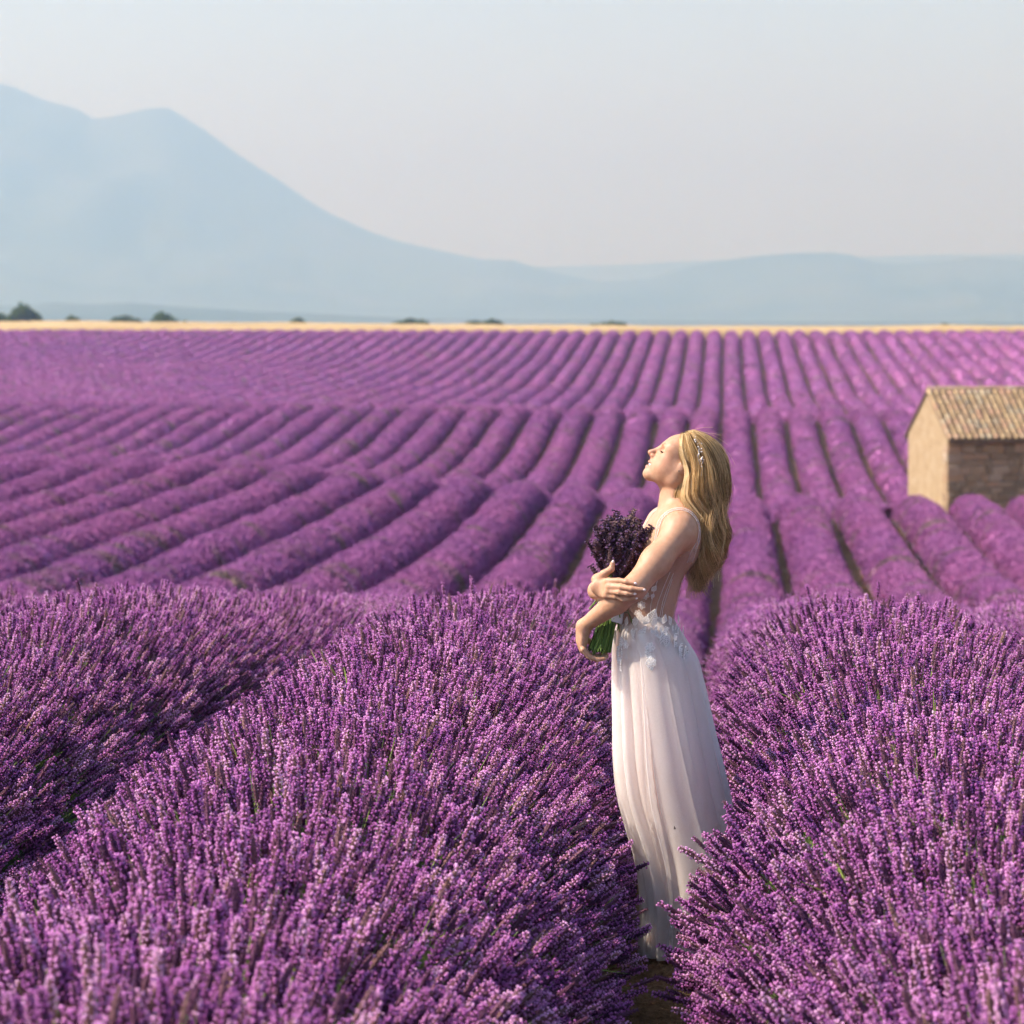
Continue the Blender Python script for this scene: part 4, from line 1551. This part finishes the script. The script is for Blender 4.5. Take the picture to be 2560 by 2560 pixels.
def lace_spray(seed):
    """feathery strip of little petals"""
    r = np.random.default_rng(seed)
    mb = MB()
    t = np.linspace(0, 1, 12)
    cen = np.stack([.12 * np.sin(t * 3), t, 0 * t], 1)
    tube(mb, cen, .02, 4)
    for k in range(22):
        u = k / 21
        a = np.array([.12 * math.sin(u * 3), u, 0])
        s = 1 if k % 2 else -1
        d = np.array([s * .16, .10 * r.uniform(-.3, 1), .05]) * (1.1 - .4 * u)
        tube(mb, [a, a + d * .6, a + d], [.02, .040, .015], 5)
    return mb.mesh('lace_spray', [m_lace])


LEAF = [lace_leaf(k) for k in range(2)]; FLOW = [lace_flower(4)]; SPR = [lace_spray(7), lace_spray(8)]


def on_skirt(x, z, side=-1):
    c, rx, ry = skirt_shape(np.array([z]))
    u = np.clip((x - c[0]) / rx[0], -.985, .985)
    y = side * ry[0] * math.sqrt(1 - u * u)
    x = c[0] + u * rx[0]
    n = np.array([u / rx[0], y / ry[0] ** 2, 0]); n /= np.linalg.norm(n)
    return np.array([x, y, z]) + n * .012, n


def sew(me, name, px, py, size, ang, bod=False, parent=None):
    """place a lace piece at photograph pixel (px, py); ang = direction of its tip, degrees clockwise from straight down"""
    x, z = (px - 1640) / PXM, (2372 - py) / PXM
    if bod:
        P, n = project(np.array([x, -.2, z]), .009, TORSO, 10)
    else:
        P, n = on_skirt(x, z)
    dn = np.array([-math.sin(math.radians(ang)), 0, -math.cos(math.radians(ang))])
    yv = dn - n * (dn @ n); yv /= np.linalg.norm(yv)
    xv = np.cross(yv, n)
    M = Matrix(np.vstack([np.column_stack([xv * size, yv * size, n * size, P]), [0, 0, 0, 1]]).tolist())
    o = link(name, me, parent or skirt)
    M = M @ Matrix.Diagonal((.78, .78, .5, 1))
    o.matrix_local = M
    return o


lr = np.random.default_rng(3)
# waist band of leaves and flowers
for k in range(15):
    px = 1548 + k * 9.6
    sew(LEAF[k % 2], 'lace_leaf', px, 1552 + lr.uniform(-4, 4) + (4 if k < 4 else 0), lr.uniform(.030, .045), lr.uniform(130, 230), True if k % 2 else False)
    sew(SPR[k % 2], 'lace_spray', px + 4, 1556 + lr.uniform(-4, 6), lr.uniform(.035, .055), lr.uniform(-60, 60))
# pieces that trail down over the hip
for px, py, s, a, me, nm in ((1614, 1546, .062, 205, LEAF[0], 'lace_leaf'), (1600, 1545, .040, 160, LEAF[1], 'lace_leaf'), (1604, 1562, .075, -14, SPR[0], 'lace_spray'), (1617, 1596, .085, -8, SPR[1], 'lace_spray'),
                             (1622, 1625, .060, -4, LEAF[0], 'lace_leaf'), (1618, 1604, .022, 0, FLOW[0], 'lace_flower'), (1624, 1640, .019, 30, FLOW[0], 'lace_flower'), (1645, 1566, .080, -28, LEAF[1], 'lace_leaf'),
                             (1655, 1572, .060, 5, LEAF[0], 'lace_leaf'), (1672, 1575, .090, -30, SPR[0], 'lace_spray'), (1686, 1600, .085, -22, SPR[1], 'lace_spray'), (1700, 1606, .090, -30, LEAF[1], 'lace_leaf'),
                             (1560, 1580, .075, 10, SPR[1], 'lace_spray'), (1552, 1604, .075, 6, SPR[0], 'lace_spray'), (1556, 1630, .060, 0, SPR[1], 'lace_spray'),
                             (1566, 1600, .020, 0, FLOW[0], 'lace_flower'), (1545, 1570, .060, 14, LEAF[0], 'lace_leaf'), (1694, 1572, .020, 0, FLOW[0], 'lace_flower'),
                             (1680, 1566, .050, -45, SPR[1], 'lace_spray')):
    sew(me, nm, px, py, s, a)
# petals on the front of the bodice beside the arm
for px, py, s, a in ((1596, 1478, .034, 200), (1586, 1500, .036, 150), (1574, 1524, .034, 170), (1566, 1544, .030, 190)):
    sew(FLOW[0], 'lace_flower', px, py, s * .5, a, True)
for px, py, s, a in ((1618, 1470, .030, 215), (1628, 1478, .022, 20), (1662, 1548, .022, 185), (1676, 1546, .020, 200), (1650, 1545, .020, 170)):
    sew(LEAF[1], 'lace_leaf', px, py, s, a, True)

# ---- a tiny insect that has settled on the skirt
bugP, bugN = on_skirt((1681 - 1640) / PXM, (2372 - 2046) / PXM)
m_bug, _, _ = mat('insect_shell', (0.015, 0.012, 0.01), 0.4, 0.4)
m_wing, nt, p = mat('insect_wing', (0.25, 0.22, 0.2), 0.3, 0.4)
bugW = WOMAN_MAT @ Vector(bugP + bugN * .012)
bug = empty('insect', bugW, YAW)
tag(bug, 'tiny dark insect resting on the front of the white skirt', 'insect')
mb = MB(); ellipsoid(mb, (0, 0, 0), (.0020, .0020, .0036), 0, 8, 6); ellipsoid(mb, (-.0006, 0, .0046), (.0015, .0015, .0015), 0, 8, 5)
link('body', mb.mesh('insect_body', [m_bug]), bug)
for sgn in (-1, 1):
    mb = MB(); ellipsoid(mb, (sgn * .0022, -.0012, -.0014), (.0013, .0003, .0034), 0, 8, 5)
    link('wing', mb.mesh('insect_wing', [m_wing]), bug)
# ------------------------------------------------------------------ hair
m_hair, nt, p = mat('blonde_hair', (0.42, 0.27, 0.12), 0.42, 0.45)
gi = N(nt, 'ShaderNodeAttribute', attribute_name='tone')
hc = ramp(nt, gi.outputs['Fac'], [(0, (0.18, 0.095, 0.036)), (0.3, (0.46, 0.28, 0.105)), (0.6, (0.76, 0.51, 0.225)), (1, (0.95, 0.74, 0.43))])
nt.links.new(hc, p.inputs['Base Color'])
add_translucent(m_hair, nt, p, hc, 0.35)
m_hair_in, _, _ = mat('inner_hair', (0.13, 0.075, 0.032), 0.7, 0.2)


def poly(pts):
    pts = np.array(pts, float)
    s = np.concatenate([[0], np.cumsum(np.linalg.norm(np.diff(pts, axis=0), axis=1))]); s /= s[-1]
    fx, fz = spline(s, pts[:, 0]), spline(s, pts[:, 1])
    return lambda v: np.stack([fx(v), fz(v)], -1)


GF = poly([(985, 200), (940, 142), (912, 225), (914, 300), (932, 370), (942, 450), (918, 550), (902, 640), (962, 730), (1042, 820), (1078, 930), (1052, 1060), (995, 1180), (985, 1280), (975, 1370)])
GB = poly([(1020, 190), (1015, 124), (1110, 148), (1200, 215), (1258, 320), (1282, 450), (1288, 580), (1282, 690), (1272, 790), (1262, 890), (1248, 990), (1222, 1090), (1180, 1200), (1150, 1310), (1125, 1400)])
WV = lambda v: np.interp(v, [0, .05, .12, .22, .35, .5, .65, .8, 1], [.022, .055, .076, .087, .092, .092, .088, .078, .058])
hr = np.random.default_rng(21)
NSEG = 26
vv = np.linspace(0, 1, NSEG)


def clear_head(P, s, gap):
    """push a strand sideways until it lies outside the skull and the cheek"""
    y = P[:, 1] * s
    for c, r in ((HC, (.0965, .0735, .0785)), (HP(.043, -.050), (.056, .062, .070)), (HP(.008, -.06), (.03, .072, .045)), (Z1(915, 640), (.056, .060, .16))):
        R = HR if c is not None and c[2] > 1.5 else np.eye(3)
        q = P - c; q = np.stack([q @ R[:, 0], q @ R[:, 2]], 1) / np.array([r[0], r[2]])
        m = 1 - (q ** 2).sum(1)
        ys = r[1] * np.sqrt(np.clip(m, 0, 1)) + gap
        y = np.where(m > 0, np.maximum(y, ys), y)
    y[1:-1] = (y[:-2] + y[1:-1] + y[2:]) / 3
    y[0] = .01
    return y * s


def strands(nlocks, per, vmax=(.56, .97), side=-1, lay=(.84, 1.08), spread=.020, rad=.00058):
    out = []
    for L in range(nlocks):
        t0 = hr.uniform(.0, 1.03)
        s = side if hr.random() < .93 else -side
        ph = 4.2 * t0 + hr.normal(0, .45) + (0 if s < 0 else 1.5); fr = hr.normal(2.25, .16); am = hr.uniform(.65, 1.35)
        l0 = hr.uniform(*lay); vm = hr.uniform(*vmax)
        sw = hr.normal(0, .22)
        tn = np.clip(hr.uniform(.05, 1.0) * (1.0 if t0 < .4 else .75), 0, 1)  # random tone per lock; sunlit front brighter, shaded back darker, put into colour
        l0 = l0 - .10 * (tn < .3)
        for k in range(per):
            t = np.clip(t0 + hr.normal(0, spread), -.02, 1.06)
            v = vv * min(vm + hr.normal(0, .02), 1.05)
            A, Bk = GF(np.clip(v, 0, 1)), GB(np.clip(v, 0, 1))
            pull = np.clip((v - .55) / .45, 0, 1)
            tw = (t + sw * np.clip(v - .45, 0, 1)) * (1 - .30 * pull) + .15 * pull + (t0 - t) * .75 * pull
            xz = A * (1 - tw[:, None]) + Bk * tw[:, None]
            wv = np.clip((v - .12) / .55, 0, 1) ** 1.3
            jig = hr.normal(0, 1, 2)
            curl = 2 * np.pi * fr * v ** 1.25 + ph + .25 * jig[0]
            xz[:, 0] += (58 * am * wv) * np.sin(curl) + 3.5 * jig[1] * (1 + v * 2)
            xz[:, 1] += (44 * am * wv) * np.cos(curl)
            lay_ = l0 + hr.normal(0, .03)
            y = s * WV(np.clip(v, 0, 1)) * np.sqrt(np.clip(1 - (2 * np.clip(t, 0, 1) - 1) ** 2 * .97, .02, 1)) * lay_
            y = y + s * .020 * wv * np.cos(curl + .7) * am
            P = np.stack([xz[:, 0] / 2414.3 - .3098, y, 1.7192 - xz[:, 1] / 2414.3], 1)
            P[:, 1] = clear_head(P, s, .002 + .007 * hr.random())
            r = rad * np.interp(vv, [0, .1, .8, 1], [.7, 1, .9, .25]) * hr.uniform(.8, 1.3)
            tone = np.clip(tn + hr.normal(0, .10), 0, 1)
            out.append((P, r, tone))
    return out


def strand_mesh(name, ss, m):
    V, Fc, n = [], [], 0
    a = np.arange(3) * 2.0944
    tones = []
    for P, r, tone in ss:
        tones.append(np.full(len(P) * 3, tone))
        T = np.gradient(P, axis=0); T /= np.linalg.norm(T, axis=1, keepdims=True) + 1e-9
        x = np.cross(T, [0.3, 1, .2]); x /= np.linalg.norm(x, axis=1, keepdims=True) + 1e-9
        y = np.cross(T, x)
        V.append((P[:, None] + r[:, None, None] * (np.cos(a)[None, :, None] * x[:, None] + np.sin(a)[None, :, None] * y[:, None])).reshape(-1, 3))
        Fc.append(grid_faces(3, len(P), True) + n); n += len(V[-1])
    me = mesh_np(name, np.concatenate(V), np.concatenate(Fc), [m])
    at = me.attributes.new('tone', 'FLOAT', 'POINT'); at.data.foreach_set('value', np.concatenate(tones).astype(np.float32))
    return me


ss = strands(34, 8, vmax=(.9, 1.0), spread=.010, lay=(.6, 1.1), rad=.0006) + strands(150, 14) + strands(36, 9, side=1) + strands(60, 5, lay=(.95, 1.3), spread=.035, rad=.0005, vmax=(.6, 1.0)) + strands(55, 12, lay=(.98, 1.14), spread=.016, vmax=(.7, 1.05))
# locks that frame the face, their sunlit brightness put into the tone
for k in range(9):
    t0 = hr.uniform(-.01, .10); ph = hr.uniform(0, 6.28)
    for q in range(13):
        v = vv * hr.uniform(.42, .75 if k % 2 else 1.0)
        A, Bk = GF(v), GB(v)
        t = t0 + hr.normal(0, .012) + .25 * v * v * (k % 3)
        xz = A * (1 - t[:, None]) + Bk * t[:, None]
        xz[:, 0] += 16 * np.sin(9 * v + ph) * v + hr.normal(0, 2)
        y = -WV(v) * (.62 + .45 * np.clip(v * 3, 0, 1)) - .004
        P = np.stack([xz[:, 0] / 2414.3 - .3098, y, 1.7192 - xz[:, 1] / 2414.3], 1)
        P[:, 1] = clear_head(P, -1, .006 + .004 * hr.random())
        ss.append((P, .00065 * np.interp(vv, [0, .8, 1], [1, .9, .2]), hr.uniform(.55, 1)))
# fly-away hairs
for k in range(260):
    t = hr.uniform(.3, 1.05); v0 = hr.uniform(.0, .75); v = v0 + (hr.uniform(.08, .3)) * vv
    v = np.clip(v, 0, 1)
    A, Bk = GF(v), GB(v)
    xz = A * (1 - t) + Bk * t
    d = hr.uniform(8, 85)
    out = np.array([hr.uniform(.2, 1.0), hr.uniform(-1, .2) if v0 < .15 else hr.uniform(-.5, .6)])
    xz = xz + out * d * (vv[:, None] ** 1.6) + 6 * np.sin(7 * vv + k)[:, None] * vv[:, None]
    y = -.02 + hr.normal(0, .04) + 0 * vv
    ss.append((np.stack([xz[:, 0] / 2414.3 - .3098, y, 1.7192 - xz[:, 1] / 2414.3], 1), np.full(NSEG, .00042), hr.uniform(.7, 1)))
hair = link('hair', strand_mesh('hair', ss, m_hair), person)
hair['kind'] = 'stuff'
# inner volume so that nothing shows through
HV = [ell(HP(-.020, .006), (.077, .073, .074), .03, HR)]
for v in np.linspace(.22, .93, 11):
    a, b = GF(np.array([v]))[0], GB(np.array([v]))[0]
    lo = max(a[0], 985) if v < .45 else a[0]
    c = Z1((lo + b[0]) / 2 + 8, (a[1] + b[1]) / 2)
    hw = (b[0] - lo) / 2 / 2414.3
    HV.append(ell(c, (hw * (.74 if v < .5 else .30), WV(v) * (.72 if v < .5 else .35), .040), .02))
hv, hf = polygonise(HV, (-.05, -.13, 1.15), (.28, .13, 1.70), .006)
link('inner_hair', mesh_np('inner_hair', hv, hf, [m_hair_in]), person)

# ---- jewelled vine in the hair
m_pearl, _, _ = mat('pearl', (0.85, 0.80, 0.76), 0.18, 0.6)
m_silver, _, _ = mat('silver_wire', (0.75, 0.72, 0.70), 0.3, 0.5, Metallic=0.9)


def hair_y(P):
    """depth just outside the hair at a photographed point"""
    x, y = (P[0] + .3098) * 2414.3, (1.7192 - P[2]) * 2414.3
    best = 9, -.09
    for v in np.linspace(0.02, .45, 60):
        a, b = GF(np.array([v]))[0], GB(np.array([v]))[0]
        t = np.clip(((x - a[0]) * (b[0] - a[0]) + (y - a[1]) * (b[1] - a[1])) / ((b - a) @ (b - a)), 0, 1)
        dd = np.hypot(*(a + (b - a) * t - [x, y]))
        if dd < best[0]:
            best = dd, -WV(v) * math.sqrt(max(.03, 1 - (2 * t - 1) ** 2 * .97)) * 1.17 - .004
    return best[1]


vine_pts = [(1452, 440), (1462, 475), (1510, 490), (1545, 550), (1605, 580), (1575, 640), (1548, 700), (1540, 760), (1545, 812), (1520, 850), (1535, 950), (1570, 1060), (1605, 1110), (1622, 1190), (1606, 1260), (1600, 1330)]
VP = np.array([FC(x, y) for x, y in vine_pts]); VP[:, 1] = [hair_y(q) for q in VP]
mb = MB(); tube(mb, VP, .0012, 5)
vine = link('hair_vine', mb.mesh('hair_vine', [m_silver]), person)
for x, y, r in ((1468, 405, 2.2), (1448, 482, 2.6), (1466, 525, 2.2), (1520, 575, 1.6), (1558, 556, 2.6), (1606, 572, 2.8), (1530, 645, 2.4), (1606, 692, 2.8), (1612, 760, 2.8), (1546, 812, 2.6), (1520, 835, 1.6), (1625, 890, 2.4), (1606, 935, 3.6),
                (1585, 985, 2.0), (1640, 985, 1.6), (1668, 950, 1.6), (1632, 1025, 1.6), (1605, 1050, 1.6), (1604, 1108, 2.6), (1618, 1185, 1.8)):
    q = FC(x, y); q[1] = hair_y(q) - .002
    mb = MB(); ellipsoid(mb, (0, 0, 0), (r / 1000 * 1.0,) * 3, 0, 8, 6)
    o = link('pearl', mb.mesh('pearl', [m_pearl]), vine); o.location = q
    mb = MB()
    j = np.argmin(((VP - q) ** 2).sum(1)); tube(mb, [VP[j], q], .0005, 3, cap=False)
    link('wire', mb.mesh('wire', [m_silver]), vine)

# ------------------------------------------------------------------ lavender bouquet in her arms
m_bstem, nt, p = mat('cut_stem', (0.10, 0.16, 0.03), 0.6, 0.25)
gi = nt.nodes.new('ShaderNodeNewGeometry')
nt.links.new(ramp(nt, gi.outputs['Random Per Island'], [(0, (0.05, 0.09, 0.015)), (0.6, (0.13, 0.21, 0.035)), (1, (0.24, 0.32, 0.07))]), p.inputs['Base Color'])
m_bcal, nt, p = mat('dried_calyx', (0.10, 0.05, 0.09), 0.85, 0.1)
oi = nt.nodes.new('ShaderNodeObjectInfo')
nt.links.new(ramp(nt, oi.outputs['Random'], [(0, (0.040, 0.020, 0.032)), (0.6, (0.10, 0.055, 0.070)), (1, (0.20, 0.13, 0.12))]), p.inputs['Base Color'])
m_bpet, _, _ = mat('dried_petal', (0.10, 0.05, 0.11), 0.7, 0.15)
bq = empty('lavender_bouquet', WOMAN_LOC, YAW)
tag(bq, 'dark purple lavender bouquet with green stems held in the woman\'s arms', 'bouquet')
bmesh_ = [spike_mesh('bouquet_spike_%d' % k, 700 + k, whorls=10, head=.090, per=9, petals=3, mats=[m_bstem, m_bcal, m_bpet], dark=True, psize=.0040, csize=1.25) for k in range(4)]
br = np.random.default_rng(31)
NECK = Z1(385, 1500, -.085)                           # where the stems are tied
mbs = MB()
done = 0
while done < 230:
    u, w = br.uniform(-1, 1, 2)
    if u * u + w * w > 1: continue
    done += 1
    # heads fill a dome, the outer ones hanging lower
    r2 = u * u + w * w
    top = 745 + 190 * r2 * br.uniform(.4, 1.2) + 230 * br.random() ** 1.7
    cx = 474 + 215 * u
    tip = Z1(cx, top, -.085 + .100 * w)
    if done == 1: tip = Z1(548, 706, -.10)
    base = NECK + np.array([u * .020, w * .030, 0])
    d = tip - base; d /= np.linalg.norm(d)
    d2 = d + np.array([.30 * u + br.normal(0, .10), .25 * w + br.normal(0, .08), 0]); d2 /= np.linalg.norm(d2)
    o = link('flower_spike', bmesh_[br.integers(4)], bq)
    s = br.uniform(.95, 1.25)
    o.location = tip - d2 * SPIKE_L * s
    o.rotation_mode = 'QUATERNION'; o.rotation_quaternion = quats(d2[None], np.array([br.uniform(0, 6.28)]))[0]
    o.scale = (s * 1.15, s * 1.15, s)
    end = Z1(300 + 78 * u * 1.15, 1812 + br.uniform(-34, 14) - 20 * (1 - w * w), -.112 + .040 * w)
    p0 = tip - d2 * SPIKE_L * s * .85
    tube(mbs, [p0, p0 * .45 + base * .55, base, base * .5 + end * .5 + np.array([br.normal(0, .002), 0, 0]), end], [.0012, .0014, .0015, .0017, .0017], 4)
for k in range(120):                                   # stems whose heads sit inside the bunch
    an, rr_ = br.uniform(0, 6.28), br.random() ** .5
    u, w = math.cos(an) * rr_, math.sin(an) * rr_
    base = NECK + np.array([u * .024, w * .034, 0])
    end = Z1(300 + 88 * u, 1808 + br.uniform(-30, 20), -.112 + .044 * w)
    tube(mbs, [base + np.array([u * .02, w * .03, .12]), base, base * .5 + end * .5 + np.array([br.normal(0, .002), 0, 0]), end], [.0013, .0015, .0017, .0018], 4)
st = link('stems', mbs.mesh('stems', [m_bstem]), bq); st['kind'] = 'stuff'
mb = MB()
tube(mb, [Z1(398, 1450, -.085), Z1(385, 1500, -.085), Z1(372, 1560, -.088), Z1(366, 1585, -.09)], [.036, .036, .037, .036], 20, flat=1.25)
m_rib, _, _ = mat('white_ribbon', (0.78, 0.78, 0.76), 0.5, 0.3)
link('ribbon', mb.mesh('ribbon', [m_rib]), bq)
# ------------------------------------------------------------------ summer haze over the plain
mb = MB()
box(mb, (-8600, -600, -37.5), (8600, 14200, 640))
hz = mb.mesh('haze', [], False)
m = bpy.data.materials.new('haze'); m.use_nodes = True
nt = m.node_tree; nt.nodes.clear()
out = nt.nodes.new('ShaderNodeOutputMaterial')
pv = nt.nodes.new('ShaderNodeVolumePrincipled')
pv.inputs['Color'].default_value = (0.46, 0.70, 1.0, 1)
pv.inputs['Density'].default_value = 0.00032
pv.inputs['Absorption Color'].default_value = (1, 1, 1, 1)
pv.inputs['Anisotropy'].default_value = 0.66
nt.links.new(pv.outputs[0], out.inputs['Volume'])
hz.materials.append(m)
tag(link('haze', hz), kind='stuff')
